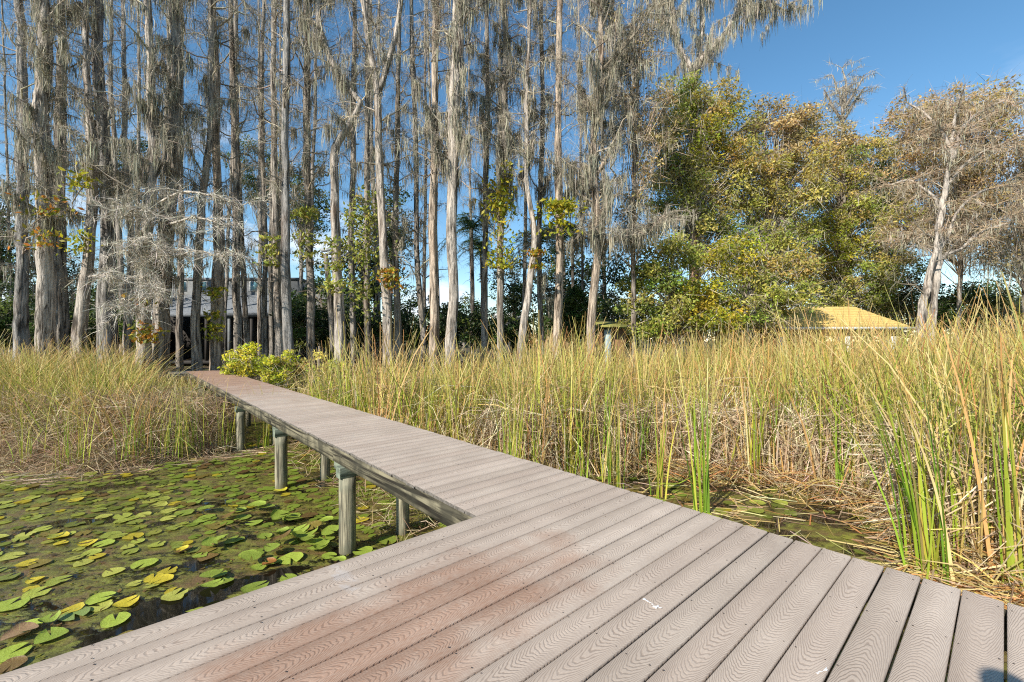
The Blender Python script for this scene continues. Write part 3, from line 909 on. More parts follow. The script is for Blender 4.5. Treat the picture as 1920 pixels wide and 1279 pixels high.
# --- thin trunks standing further back
bg_rng = np.random.default_rng(5)
NICK = [(38, 'leftmost dark cypress'), (80, 'wide pale cypress'), (120, 'shadowed cypress'), (150, 'slim pale cypress'), (198, 'big grey cypress'), (243, 'thin whitish cypress'), (285, 'moss-wrapped pair'),
        (368, 'boardwalk end cypress'), (406, 'vine-wrapped tan cypress'), (450, 'leaning brown cypress'), (494, 'thin dark cypress'), (533, 'twin grey trunks'), (582, 'moss-collared dark cypress'), (634, 'crooked elbow trunk'),
        (662, 'thin trunk behind the elbow'), (690, 'vine-covered cypress'), (722, 'forked pale cypress'), (746, 'dark slim cypress'), (790, 'left-leaning dark cypress'), (812, 'smooth pale cypress'), (852, 'broad pale cypress'),
        (914, 'moss-shrouded dark cypress'), (940, 'vine-clumped mossy cypress'), (992, 'leaning whitish cypress'), (1046, 'pinkish cypress'), (1114, 'curved tan cypress'), (1240, 'bushy olive tree')]
USED = {}


def bg_label(u):
    lo = [n for x, n in NICK if x <= u]; hi = [n for x, n in NICK if x > u]
    if not lo:
        USED['l'] = USED.get('l', 0) + 1
        return ('' if USED['l'] == 1 else 'second ') + 'thin background trunk left of the ' + hi[0]
    key = 'thin background trunk seen between %s and %s' % (lo[-1], hi[0])
    USED[key] = USED.get(key, 0) + 1
    return key if USED[key] == 1 else ('second ' if USED[key] == 2 else 'third ') + key

for k, u in enumerate(sorted(np.linspace(8, 1145, 24) + bg_rng.normal(0, 22, 24))):
    Y = bg_rng.uniform(25, 34)
    w = bg_rng.uniform(5, 12)
    ln = bg_rng.normal(0, 10)
    cypress(bg_label(u),
            [(u, 642, w * 1.2), (u + ln * 0.4, 420, w), (u + ln, 180, w * 0.75), (u + ln * 1.3, -40, w * 0.5)], Y, 300 + k,
            T_DARK if k % 3 else T_MID, nb=24, zlo=5, moss=int(bg_rng.uniform(8, 34)), mlen=1.3, lr=(0.6, 2.0), twigs=10,
            group='thin trunks further back', name='background_cypress')


# --- bare silvery dead branches hung up in the left trees
def dead_branch(label, specs, Y, seed, **kw):
    rng = np.random.default_rng(seed)
    u, v, w, dy = specs[0][0]
    root = empty('dead_branch', at(u, v, Y + dy))
    tag(root, label, 'dead branch', 'bare dead branches in the left trees')
    gt = Geo(); gb = Geo(); gm = Geo()
    limb_extra(specs, Y, **kw)(gt, gb, gm, rng, np.array(root.location))
    t = gt.obj('limb', M_BARK, root, True); t.color = (1.9, 1.85, 1.75, 1)
    tag(gb.obj('twigs', M_TWIG, root), kind='stuff')
    if gm.n: tag(gm.obj('moss', M_MOSS, root), kind='stuff')


KW = dict(moss=14, mlen=0.6, twigs=44, nb=20, lr=(0.3, 1.0), droop=0.3, tp=SILVER)
dead_branch('thick pale snapped branch with bent tip across the mossy pair', [[(274, 447, 5, -.5), (292, 458, 6, -.6), (315, 474, 7, -.7), (330, 480, 5, -.8)], [(276, 450, 3, -.5), (278, 478, 2, -.5), (276, 505, 2, -.5)]], 17.4, 401, **KW)
dead_branch('wide spray of bare grey twigs above the house roof', [[(300, 380, 4, -.6), (345, 360, 4, -.8), (400, 370, 3, -1), (455, 385, 2, -1)], [(330, 480, 4, -.8), (370, 470, 3, -1), (420, 478, 3, -1), (450, 470, 2, -1)], [(320, 420, 4, -.6), (370, 410, 3, -.8), (430, 430, 2, -.9)]], 17.5, 402, **KW)
dead_branch('tangle of bare white twigs in front of the shaded trunks', [[(165, 520, 3, -.6), (200, 516, 3, -.8), (240, 528, 3, -.8), (275, 540, 3, -.6)], [(268, 520, 3, -.6), (285, 545, 3, -.6), (320, 565, 2, -.6)], [(230, 560, 3, -.8), (245, 575, 2, -.8), (252, 600, 2, -.8)]], 17.2, 403, **KW)
dead_branch('bare grey twig spray left of the mossy pair at mid height', [[(285, 400, 4, -.6), (255, 390, 3, -.8), (225, 410, 2, -.9)], [(290, 440, 3, -.6), (260, 445, 3, -.8), (232, 470, 2, -.8)]], 17.3, 404, **KW)

# ------------------------------------------------------------------ leafy trees
OLIVE = [lin(152, 158, 72), lin(170, 172, 82), lin(132, 142, 62), lin(182, 174, 92)]
GOLD = [lin(186, 172, 88), lin(172, 164, 84), lin(192, 166, 92), lin(156, 154, 76)]
RUST = [lin(186, 158, 100), lin(174, 154, 100), lin(160, 148, 94), lin(196, 170, 114)]
DARKG = [lin(64, 84, 38), lin(78, 98, 44), lin(54, 70, 34), lin(100, 112, 52)]
YELG = [lin(178, 170, 50), lin(160, 160, 52), lin(190, 172, 60), lin(136, 146, 48)]


def leafy(name, label, trunk, blobs, Y, seed, pals, dens=1.0, leaf=0.075, clump=(0.35, 0.75), perclump=170, twigs=26, moss=0, mlen=0.9, tone=T_MID, group=None, cat='tree', trunk_sides=12, tpal=TWIG_PAL, bark=M_BARK):
    rng = np.random.default_rng(seed)
    if trunk:
        path, rad = trunk_from(trunk, Y, rng, n=26)
    else:
        x0 = at(blobs[0][0], 640, Y)[0]; zz0 = float(gz(x0, Y))
        top = at(blobs[0][0], blobs[0][1], Y)[2]
        path = np.stack([np.full(8, x0), np.full(8, Y), np.linspace(zz0 - 0.2, max(top, zz0 + 0.4), 8)], 1)
        rad = np.linspace(0.06, 0.02, 8)
    base = path[0] + np.array([0, 0, 0.2])
    root = empty(name, base)
    tag(root, label, cat, group)
    pl = path - base
    gt = Geo(); gl = Geo(); gm = Geo(); gb = Geo()
    add_tube(gt, pl, rad, trunk_sides, flute=fluter(rng, 0.07))
    for bi, (u, v, ru, rv, *rest) in enumerate(blobs):
        pal = pals[rest[0]] if rest else pals[0]
        c = at(u, v, Y) - base
        R = np.array([ru * Y / F, (ru + rv) * 0.45 * Y / F, rv * Y / F])
        nc = max(8, int(dens * 17.0 * (R[0] * R[1] * R[2]) ** 0.72 / (np.mean(clump) ** 2) / 2.2))
        d = unit(rng.normal(size=(nc, 3)))
        rr = rng.uniform(0.12, 1, nc) ** 0.45
        rr *= 1 + 0.22 * np.sin(d[:, 0] * 5 + bi) * np.sin(d[:, 2] * 6 + 2 * bi)      # uneven outline
        cc = c + d * R * rr[:, None]
        cc[:, 2] = np.maximum(cc[:, 2], 0.25)
        kk = np.argmin(((pl[None] - cc[:, None] * np.array([1, 1, 0.75])) ** 2).sum(-1), 1)
        for m in range(nc):
            cr = rng.uniform(*clump)
            n = 4
            t = np.linspace(0, 1, n)[:, None]
            P = pl[kk[m]] * (1 - t) + cc[m] * t + np.array([0, 0, 0.12]) * np.sin(t * np.pi) * np.linalg.norm(cc[m] - pl[kk[m]]) + rng.normal(0, 0.16, (n, 3)) * (t > 0) * (t < 1)
            add_tube(gb, P, np.linspace(min(0.032, rad[kk[m]] * 0.3), 0.006, n), 3, mixcol(rng, 1, tpal)[0], cap=False)
            nl = int(perclump * 0.62 * (cr / np.mean(clump)) ** 2)
            base_c = mixcol(rng, 1, pal, jit=0.16)[0]
            q = rng.normal(0, 1, (nl, 3)); q = q / (np.linalg.norm(q, axis=1)[:, None] + 1e-6) * rng.uniform(0.05, 1, (nl, 1)) ** 0.5
            L = cc[m] + q * cr * np.array([1, 1, 0.7])
            lc = np.clip(base_c[None] * (1 + rng.normal(0, 0.2, (nl, 1))) * (1 + rng.normal(0, 0.06, (nl, 3))), 0.005, 0.9)
            leaves(gl, L, leaf * 1.22 * rng.uniform(0.6, 1.25, nl), lc, rng, 0.5)
            tw = max(2, int(twigs * 0.4)) if twigs else 0
            if twigs:
                D = unit(rng.normal(0, 1, (tw, 3)) + d[m] * 0.6)
                twig_ribbons(gb, cc[m] + rng.normal(0, cr * 0.35, (tw, 3)), D, rng.uniform(0.3, 0.95, tw) * cr * 1.5, 0.017, rng, tpal, 0.15, 2)
            if moss:
                nm = rng.poisson(moss * 0.5)
                moss_strands(gm, cc[m] + rng.normal(0, cr * 0.5, (nm, 3)), rng, 0.2, mlen)
    t = gt.obj('trunk', bark, root, True); t.color = (*tone, 1)
    tag(gb.obj('branches', M_TWIG, root), kind='stuff')
    tag(gl.obj('crown', M_LEAF, root), kind='stuff')
    if gm.n: tag(gm.obj('moss', M_MOSS, root), kind='stuff')
    return root


P3 = [OLIVE, GOLD, RUST, DARKG, YELG]
BROWNTW = [lin(184, 162, 136), lin(162, 142, 118), lin(200, 180, 152), lin(142, 124, 104)]
GREYTW = [lin(178, 166, 148), lin(156, 144, 128), lin(196, 184, 164), lin(138, 126, 112)]
leafy('oak_tree', 'low bushy olive-green tree beside the small shed', [(1262, 650, 14), (1255, 560, 10), (1250, 500, 6)],
      [(1235, 560, 66, 62, 0), (1255, 480, 58, 44, 0), (1300, 580, 60, 56, 4), (1195, 600, 34, 42, 0), (1250, 620, 70, 30, 0)], 20.5, 501, P3, dens=1.0, perclump=150, twigs=20, moss=2, tpal=GREYTW)
leafy('oak_tree', 'tallest leafy tree, yellow-green, in front of the pale-forked dead tree', [(1310, 650, 20), (1300, 470, 17), (1300, 380, 15), (1310, 250, 8), (1320, 190, 4)],
      [(1325, 195, 60, 50, 1), (1300, 270, 80, 66, 4), (1265, 370, 60, 76, 0), (1365, 330, 70, 84, 1), (1330, 440, 70, 60, 0), (1270, 200, 44, 50, 0), (1235, 290, 40, 70, 1)], 24, 502, P3, dens=0.75, perclump=130, twigs=36, moss=8, mlen=1.0, tone=(1.2, 0.8, 0.6), tpal=GREYTW)
leafy('maple_tree', 'rusty-gold leafy tree right of the tallest one', [(1430, 650, 16), (1440, 450, 13), (1450, 300, 7), (1455, 230, 3)],
      [(1455, 260, 70, 66, 2), (1410, 350, 66, 76, 1), (1490, 350, 64, 86, 1), (1440, 460, 86, 66, 0), (1500, 240, 36, 40, 2)], 25, 503, P3, dens=0.75, perclump=125, twigs=34, moss=8, mlen=0.9, tpal=GREYTW)
leafy('maple_tree', 'grey-twigged olive tree overhanging the yellow roof', [(1395, 650, 14), (1400, 560, 11), (1410, 480, 6)],
      [(1400, 560, 76, 60, 0), (1470, 550, 60, 56, 0), (1370, 480, 60, 54, 4), (1350, 600, 56, 42, 4), (1440, 600, 60, 36, 1), (1480, 500, 50, 40, 1)], 21.2, 504, P3, dens=0.75, perclump=130, twigs=34, moss=6, mlen=0.8, tpal=GREYTW)
leafy('maple_tree', 'gold and green tree standing behind the yellow roof', [(1570, 650, 15), (1572, 480, 12), (1575, 360, 6)],
      [(1555, 340, 62, 70, 1), (1600, 420, 70, 70, 0), (1540, 460, 66, 66, 4), (1610, 530, 76, 50, 0), (1545, 560, 60, 40, 0), (1560, 270, 40, 40, 2)], 28.5, 505, P3, dens=0.7, perclump=135, twigs=28, moss=7, mlen=0.8, tpal=GREYTW)
leafy('oak_tree', 'dark green leafy tree left of the wide-crowned pale trunk', [(1660, 650, 12), (1660, 500, 9), (1660, 400, 5)],
      [(1655, 370, 54, 60, 3), (1670, 470, 56, 66, 0), (1640, 300, 54, 50, 1), (1690, 560, 52, 50, 3), (1640, 570, 46, 40, 0)], 29, 506, P3, dens=0.75, perclump=130, twigs=40, moss=10, mlen=0.9, tpal=GREYTW)
leafy('maple_tree', 'thin rusty brown crown behind the pale twin trunks', [(1800, 650, 9), (1805, 420, 8), (1800, 260, 4)],
      [(1790, 225, 86, 50, 2), (1855, 225, 66, 56, 2), (1715, 230, 60, 46, 2), (1860, 320, 76, 56, 2), (1735, 320, 76, 56, 2), (1790, 410, 96, 60, 2), (1700, 430, 50, 46, 1)], 23, 507, P3, dens=0.62, perclump=80, twigs=80, moss=10, mlen=1.0, tpal=BROWNTW)
leafy('oak_tree', 'grey mossy tree reaching in at the right edge', [(1935, 650, 22), (1925, 480, 18), (1930, 300, 10)],
      [(1910, 430, 80, 60, 2), (1950, 330, 80, 70, 2), (1870, 480, 60, 40, 2)], 22, 508, P3, dens=0.7, perclump=26, twigs=90, moss=50, mlen=1.7, tpal=GREYTW)
leafy('shrub', 'dark green shrub behind the twin pale stems', None, [(1800, 580, 60, 46, 3), (1850, 600, 46, 36, 0)], 25, 509, P3, perclump=130, twigs=16, cat='shrub')
leafy('shrub', 'grey twiggy shrub low at the right edge', None, [(1885, 590, 50, 46, 2), (1930, 600, 40, 46, 2)], 24, 510, P3, dens=0.7, perclump=40, twigs=60, moss=6, cat='shrub')
leafy('conifer_shrub', 'small rounded conical evergreen beside the curved tan cypress', None, [(1078, 600, 24, 38, 3), (1080, 565, 14, 28, 3)], 24, 511, [None, None, None, [lin(72, 92, 44), lin(58, 78, 40), lin(92, 112, 52)]], dens=2.0, leaf=0.06, clump=(0.2, 0.4), perclump=160, twigs=4, cat='shrub')

# dark evergreen trees in the gaps far behind the trunks
DK = [None, None, None, DARKG + [lin(58, 74, 44)], OLIVE]
bgl = [(-5, 430, 62, 120, 33, 'dark evergreen tree at the left edge behind the first trunk'),
       (95, 540, 70, 80, 36, 'dark bushy evergreen behind the wide pale cypress'),
       (215, 300, 56, 80, 40, 'distant green crown above the thin whitish cypress'),
       (232, 560, 46, 80, 34, 'dark evergreen behind the big straight grey cypress'),
       (560, 370, 50, 90, 38, 'green tree in the gap right of the twin grey trunks'),
       (600, 560, 56, 70, 33, 'shaded evergreen behind the crooked elbow trunk'),
       (680, 480, 50, 110, 30, 'dense green tree behind the forked pale cypress'),
       (1130, 540, 66, 90, 30, 'dark leafy tree behind the curved tan cypress'),
       (765, 590, 34, 52, 38, 'small distant green tree between the forked and smooth pale trunks'),
       (480, 330, 40, 70, 46, 'distant green crown above the house'),
       (25, 570, 60, 70, 30, 'low dark evergreen at the left edge near the ground'),
       (160, 590, 50, 56, 31, 'low shaded bushy tree left of the big grey cypress'),
       (300, 520, 46, 70, 44, 'evergreen rising behind the left corner of the house'),
       (640, 600, 60, 44, 34, 'low evergreen bush behind the crooked elbow trunk'),
       (730, 420, 44, 90, 36, 'tall green tree behind the fork of the pale cypress'),
       (870, 590, 40, 44, 40, 'low distant bushy tree right of the broad pale cypress'),
       (960, 540, 50, 70, 36, 'dark tree behind the moss-draped cypress'),
       (1040, 520, 60, 90, 34, 'dark bushy tree behind the pinkish cypress'),
       (820, 606, 44, 34, 44, 'distant low tree between the smooth and broad pale trunks'),
       (906, 606, 40, 34, 46, 'distant low tree left of the outbuilding'),
       (1730, 590, 60, 44, 33, 'low evergreen behind the twin pale stems'),
       (1880, 560, 60, 50, 36, 'distant dark tree at the right edge')]
for k, (u, v, ru, rv, Y, lab) in enumerate(bgl):
    leafy('evergreen_tree', lab, [(u, 645, 9), (u + 3, v + rv * 0.4, 7), (u, v, 4)], [(u, v, ru, rv, 3), (u + ru * 0.3, v + rv * 0.35, ru * 0.8, rv * 0.5, 3)], Y, 520 + k, DK, dens=0.42, leaf=0.11, clump=(0.5, 0.9), perclump=88, twigs=8, group='evergreens behind the cypress trunks')


us = [(8, 'left of the leftmost dark cypress'), (98, 'behind the wide pale cypress'), (178, 'left of the big grey cypress'), (248, 'left of the moss-wrapped pair'), 
      (562, 'right of the twin grey trunks'), (612, 'left of the crooked elbow trunk'), (676, 'right of the crooked elbow trunk'), (760, 'right of the forked pale cypress'), (830, 'between smooth pale and broad pale cypress'),
      (885, 'right of the broad pale cypress'), (960, 'right of the vine-clumped mossy cypress'), (1025, 'left of the pinkish cypress'), (1085, 'left of the curved tan cypress'), (1145, 'behind the small shed')]
ur = np.random.default_rng(12)
for k, (u, lab) in enumerate(us):
    v_ = ur.uniform(604, 622); rv = 648 - v_ + 8
    leafy('undergrowth_shrub', 'dark low shrub ' + lab, None, [(u, v_, ur.uniform(30, 46), rv, 3), (u + 20, v_ + 12, 30, rv * 0.7, 3)], ur.uniform(23.5, 27), 560 + k, DK, dens=0.8, leaf=0.09, clump=(0.3, 0.55), perclump=66, twigs=10, cat='shrub', group='dark shrubs under the cypress trees')

# twiggy grey-brown tree filling the gap beside the curved cypress
leafy('bare_tree', 'twiggy grey-brown tree between the curved cypress and the leafy trees', [(1190, 650, 12), (1188, 450, 10), (1192, 250, 7), (1198, 100, 3)],
      [(1190, 180, 60, 90, 2), (1180, 330, 56, 80, 2), (1225, 250, 46, 80, 2), (1170, 60, 60, 60, 2), (1190, 440, 46, 60, 3)], 20.0, 590, P3, dens=0.36, perclump=30, twigs=70, moss=22, mlen=1.3, tpal=BROWNTW)

# ------------------------------------------------------------------ queen palms
def palm(label, u, vbase, vcrown, Y, seed, wpx, frond=2.6):
    rng = np.random.default_rng(seed)
    path, rad = trunk_from([(u, 648, wpx), (u + 2, (648 + vcrown) / 2, wpx * 0.85), (u, vcrown, wpx * 0.8)], Y, rng, n=18)
    base = path[0] + np.array([0, 0, 0.2])
    root = empty('palm_tree', base); tag(root, label, 'palm tree', 'queen palms behind the cypress trees')
    g = Geo(); add_tube(g, path - base, rad, 10)
    t = g.obj('trunk', M_BARK, root, True); t.color = (0.55, 0.53, 0.5, 1)
    top = path[-1] - base
    g = Geo()
    for f in range(24):
        a = rng.uniform(0, 6.28); e = rng.uniform(-0.1, 1.35); L = frond * rng.uniform(0.8, 1.15)
        n = 12
        tt = np.linspace(0, 1, n)[:, None]
        d = np.array([math.cos(a) * math.cos(e), math.sin(a) * math.cos(e), math.sin(e)])
        P = top + d * L * tt + np.array([0, 0, -1]) * L * 0.75 * tt ** 2.2
        add_tube(g, P, np.linspace(0.025, 0.004, n), 4, lin(96, 104, 48), cap=False)
        m = 60
        uu = rng.uniform(0.12, 1, m)
        S = np.stack([np.interp(uu, tt[:, 0], P[:, q]) for q in range(3)], 1)
        sd = np.cross(d, [0, 0, 1]); sd /= np.linalg.norm(sd) + 1e-6
        D = unit(sd[None] * rng.choice([-1, 1], m)[:, None] + d * 0.5 + np.array([0, 0, -0.25]) + rng.normal(0, 0.2, (m, 3)))
        twig_ribbons(g, S, D, rng.uniform(0.35, 0.65, m), 0.032, rng, [lin(52, 72, 40), lin(70, 92, 48), lin(84, 104, 54)], 0.5)
    tag(g.obj('fronds', M_LEAF, root), kind='stuff')


palm('queen palm left of the moss-draped cypress with vine clump', 884, 648, 430, 30, 601, 9)
palm('queen palm crown hanging behind the leaning whitish cypress', 1012, 648, 455, 27, 602, 10, 2.8)
palm('queen palm between the pinkish and the curved tan cypress', 1075, 648, 440, 27, 603, 9, 2.8)
palm('slim queen palm just right of the broad pale cypress', 902, 648, 470, 33, 604, 7)


# ------------------------------------------------------------------ climbing vines with big leaves
def vine(label, u, v0, v1, Y, w, n, seed, pal=YELG, leaf=0.12):
    n = int(n * 1.9)
    rng = np.random.default_rng(seed)
    z0 = at(u, v0, Y)[2]; z1 = at(u, v1, Y)[2]; x = at(u, v0, Y)[0]
    root = empty('climbing_vine', (x, Y, z0)); tag(root, label, 'vine', 'vines climbing the cypress trunks')
    g = Geo(); tt = np.linspace(0, 1, 24)
    R = w * Y / F / 2
    P = np.stack([R * 0.8 * np.cos(tt * 9), -R * 0.9 - 0.1 + 0.1 * np.sin(tt * 9), tt * (z1 - z0)], 1) + rng.normal(0, 0.02, (24, 3))
    add_tube(g, P, np.full(24, 0.018), 5, lin(120, 104, 80))
    g.obj('stem', M_TWIG, root)
    g = Geo()
    nc = max(3, n // 40)
    ct = rng.uniform(0, 1, nc)
    k = rng.integers(0, nc, n)
    C = np.stack([rng.normal(0, R * 0.9, n), -np.abs(rng.normal(0, R * 0.7, n)) - R * 0.55, np.clip(ct[k] + rng.normal(0, 0.05, n), -0.03, 1.03) * (z1 - z0)], 1)
    leaves(g, C, leaf * rng.uniform(0.55, 1.2, n), mixcol(rng, n, pal, jit=0.18), rng, 0.4)
    tag(g.obj('leaves', M_LEAF, root), kind='stuff')


AUT = [lin(176, 150, 52), lin(150, 140, 48), lin(180, 120, 50), lin(120, 130, 50)]
vine('yellow-green vine tuft high on the slim pale cypress', 168, 480, 285, 17.7, 34, 130, 701)
vine('rusty bromeliad-like vine clump behind the wide pale cypress', 108, 470, 370, 17.8, 44, 110, 702, AUT)
vine('vine leaves climbing the right side of the tan cypress', 410, 640, 545, 19.6, 24, 150, 703)
vine('green vine tuft on the left twin grey trunk', 516, 500, 440, 19.6, 30, 130, 704, OLIVE)
vine('dense green vine curtain on the dark cypress near the forked trunk', 692, 600, 370, 20.8, 46, 620, 705, OLIVE)
vine('autumn-coloured vine on the lower forked cypress', 736, 560, 490, 18.6, 26, 130, 706, AUT)
vine('bright leafy vine clump on the moss-draped cypress', 940, 500, 320, 19.1, 34, 420, 707)
vine('round yellow-green vine bunch on the straight pinkish cypress', 1046, 445, 385, 18.6, 40, 320, 708)
vine('small vine tuft on the leaning whitish cypress', 1004, 510, 470, 18.1, 22, 70, 709, AUT)
vine('green vine leaves on the dark cypress right of the twin trunks', 584, 500, 400, 20.6, 34, 220, 710, OLIVE)
vine('vine leaves low on the right stem of the mossy pair', 288, 640, 520, 17.5, 34, 120, 711, AUT)
vine('trailing vine on the crooked elbow trunk', 634, 560, 450, 18.1, 30, 170, 712, OLIVE)

# ------------------------------------------------------------------ buildings
M_SIDING = mat_plain('pale_grey_siding', (0.15, 0.155, 0.155), 0.8, 3)
M_SHINGLE = mat_plain('grey_shingle', (0.16, 0.17, 0.18), 0.9, 14, 0.35, 0.4)
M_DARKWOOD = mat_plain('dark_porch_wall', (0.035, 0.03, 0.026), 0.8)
M_GLASS = mat_plain('window_glass', (0.10, 0.22, 0.25), 0.08, 2, 0.1, 0.0, 0.6)
M_TRIM = mat_plain('white_trim', (0.68, 0.67, 0.63), 0.7)
M_YROOF = mat_plain('tan_yellow_roof', (0.56, 0.40, 0.14), 0.85, 6, 0.16, 0.2)
M_BROWN = mat_plain('brown_board_wall', (0.20, 0.11, 0.055), 0.85, 10)
M_STRAW = mat_plain('straw', (0.36, 0.24, 0.13), 0.95, 16, 0.4, 0.8)
M_BLUEW = mat_plain('faded_blue_panel', (0.30, 0.37, 0.38), 0.8)
M_METAL = mat_plain('grey_metal', (0.33, 0.34, 0.35), 0.4)


def part_box(name, parent, x0, x1, y0, y1, z0, z1, mat):
    g = Geo(); add_box(g, (0, 0, 0), (abs(x1 - x0), abs(y1 - y0), abs(z1 - z0)))
    o = g.obj(name, mat); o.location = ((x0 + x1) / 2, (y0 + y1) / 2, (z0 + z1) / 2)
    return adopt(o, parent)


def px(u, Y): return (u - 960) * Y / F
def pz(v, Y): return EYE + (HOR - v) * Y / F


# house behind the left trees
YH = 38.0
hx0, hx1 = px(318, YH), px(642, YH)
house = empty('house', ((hx0 + hx1) / 2, YH, 0.8))
tag(house, 'pale grey house with dark porch behind the left cypress trunks', 'house')
xm = px(560, YH)
part_box('wall', house, px(322, YH), xm, YH, YH + 7, 0.6, pz(526, YH), M_SIDING)
part_box('parapet', house, px(320, YH), xm + 0.1, YH - 0.12, YH + 7.1, pz(526, YH) + 0.004, pz(522, YH), M_SHINGLE)
part_box('wing_wall', house, xm + 0.01, hx1, YH + 0.8, YH + 7, 0.6, pz(545, YH), M_SIDING)
part_box('wing_roof', house, xm + 0.01, hx1 + 0.3, YH + 0.5, YH + 7.2, pz(545, YH) + 0.004, pz(538, YH), M_SHINGLE)
for ua, ub in ((335, 349), (373, 387), (470, 484)):
    w_ = part_box('window', house, px(ua, YH) - 0.06, px(ub, YH) + 0.06, YH - 0.05, YH - 0.004, pz(546, YH) - 0.06, pz(530, YH) + 0.06, M_TRIM)
    q = part_box('pane', house, px(ua, YH), px(ub, YH), YH - 0.075, YH - 0.052, pz(546, YH), pz(530, YH), M_GLASS)
    q.parent = w_; q.matrix_parent_inverse = (house.matrix_basis @ house.matrix_basis.inverted() @ w_.matrix_basis).inverted()
# porch: sloping roof on posts
yf = YH - 5
g = Geo()
za, zb_ = pz(554, YH), pz(588, yf)
x0, x1 = px(300, YH), px(565, YH)
n_courses = 9
for c in range(n_courses):
    t0, t1 = c / n_courses, (c + 1) / n_courses + 0.02
    y0_, y1_ = YH - 0.01 + (yf - YH) * t0, YH - 0.01 + (yf - YH) * t1
    z0_, z1_ = za + (zb_ - za) * t0, za + (zb_ - za) * t1
    lift = 0.02 * c * 0
    g.add([[x0, y0_, z0_], [x1, y0_, z0_], [x1, y1_, z1_ + 0.05], [x0, y1_, z1_ + 0.05], [x0, y1_, z1_ - 0.03], [x1, y1_, z1_ - 0.03]], [[0, 3, 2, 1], [3, 4, 5, 2]])
adopt(g.obj('porch_roof', M_SHINGLE), house)
part_box('fascia', house, x0, x1, yf - 0.12, yf - 0.06, zb_ - 0.28, zb_ + 0.02, M_SHINGLE)
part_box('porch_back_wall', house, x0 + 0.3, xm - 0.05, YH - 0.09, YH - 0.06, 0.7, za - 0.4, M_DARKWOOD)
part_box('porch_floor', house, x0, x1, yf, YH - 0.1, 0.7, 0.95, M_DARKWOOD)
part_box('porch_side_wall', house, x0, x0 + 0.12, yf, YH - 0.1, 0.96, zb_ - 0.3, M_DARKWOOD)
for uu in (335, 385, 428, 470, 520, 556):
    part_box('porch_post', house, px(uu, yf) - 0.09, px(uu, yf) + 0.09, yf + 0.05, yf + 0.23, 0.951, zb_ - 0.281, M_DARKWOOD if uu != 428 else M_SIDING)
part_box('door', house, px(440, YH), px(462, YH), YH - 0.13, YH - 0.092, 0.96, 3.0, M_BROWN)

# pavilion with the tan yellow hip roof
YP = 22.0
pav = empty('pavilion', (px(1590, YP), YP + 2.5, 0.5))
tag(pav, 'open pavilion with yellow tan hip roof rising from the reeds', 'pavilion')
ex0, ex1 = px(1430, YP), px(1712, YP)
ze = pz(615, YP); yb = YP + 6.0
rx0, rx1 = px(1500, YP + 3) , px(1600, YP + 3)
zr = pz(576, YP + 3)
g = Geo()
g.add([[ex0, YP, ze], [ex1, YP, ze], [ex1, yb, ze], [ex0, yb, ze], [rx0, YP + 3, zr], [rx1, YP + 3, zr]], [[0, 1, 5, 4], [2, 3, 4, 5]], [[1, 2, 5], [3, 0, 4]])
roof = adopt(g.obj('roof', M_YROOF), pav)
g = Geo()
for c in range(1, 12):               # courses of shingle edges on the front slope
    t = c / 12
    a = np.array([ex0 + (rx0 - ex0) * t, YP + 3 * t, ze + (zr - ze) * t]); b = np.array([ex1 + (rx1 - ex1) * t, YP + 3 * t, ze + (zr - ze) * t])
    o_ = np.array([0, -0.012, 0.02]); d_ = np.array([0, 0.22, (zr - ze) / 3 * 0.22])
    g.add([a + o_, b + o_, b + o_ * 0.1 + d_, a + o_ * 0.1 + d_, a - o_ * 0.2, b - o_ * 0.2], [[0, 1, 2, 3], [4, 5, 1, 0]])
adopt(g.obj('shingle_courses', M_YROOF), pav)
part_box('gutter', pav, ex0, ex1 + 0.05, YP - 0.09, YP - 0.004, ze - 0.10, ze + 0.02, M_TRIM)
part_box('beam', pav, ex0 + 0.3, ex1 - 0.25, YP + 0.25, YP + 0.4, ze - 0.45, ze - 0.11, mat_plain('tan_beam', (0.40, 0.27, 0.10), 0.8))
part_box('gutter', pav, ex1 - 0.03, ex1 + 0.05, YP, yb, ze - 0.10, ze - 0.004, M_TRIM)
for uu in (1470, 1597, 1684):
    part_box('post', pav, px(uu, YP) - 0.12, px(uu, YP) + 0.12, YP + 0.2, YP + 0.44, 0.2, ze - 0.451, M_TRIM)
    part_box('post', pav, px(uu, YP) - 0.1, px(uu, YP) + 0.1, yb - 0.5, yb - 0.3, 0.2, ze - 0.02, M_DARKWOOD)
part_box('back_wall', pav, ex0 + 0.3, ex1 - 0.3, yb - 0.25, yb - 0.15, 0.2, ze - 0.03, M_BROWN)

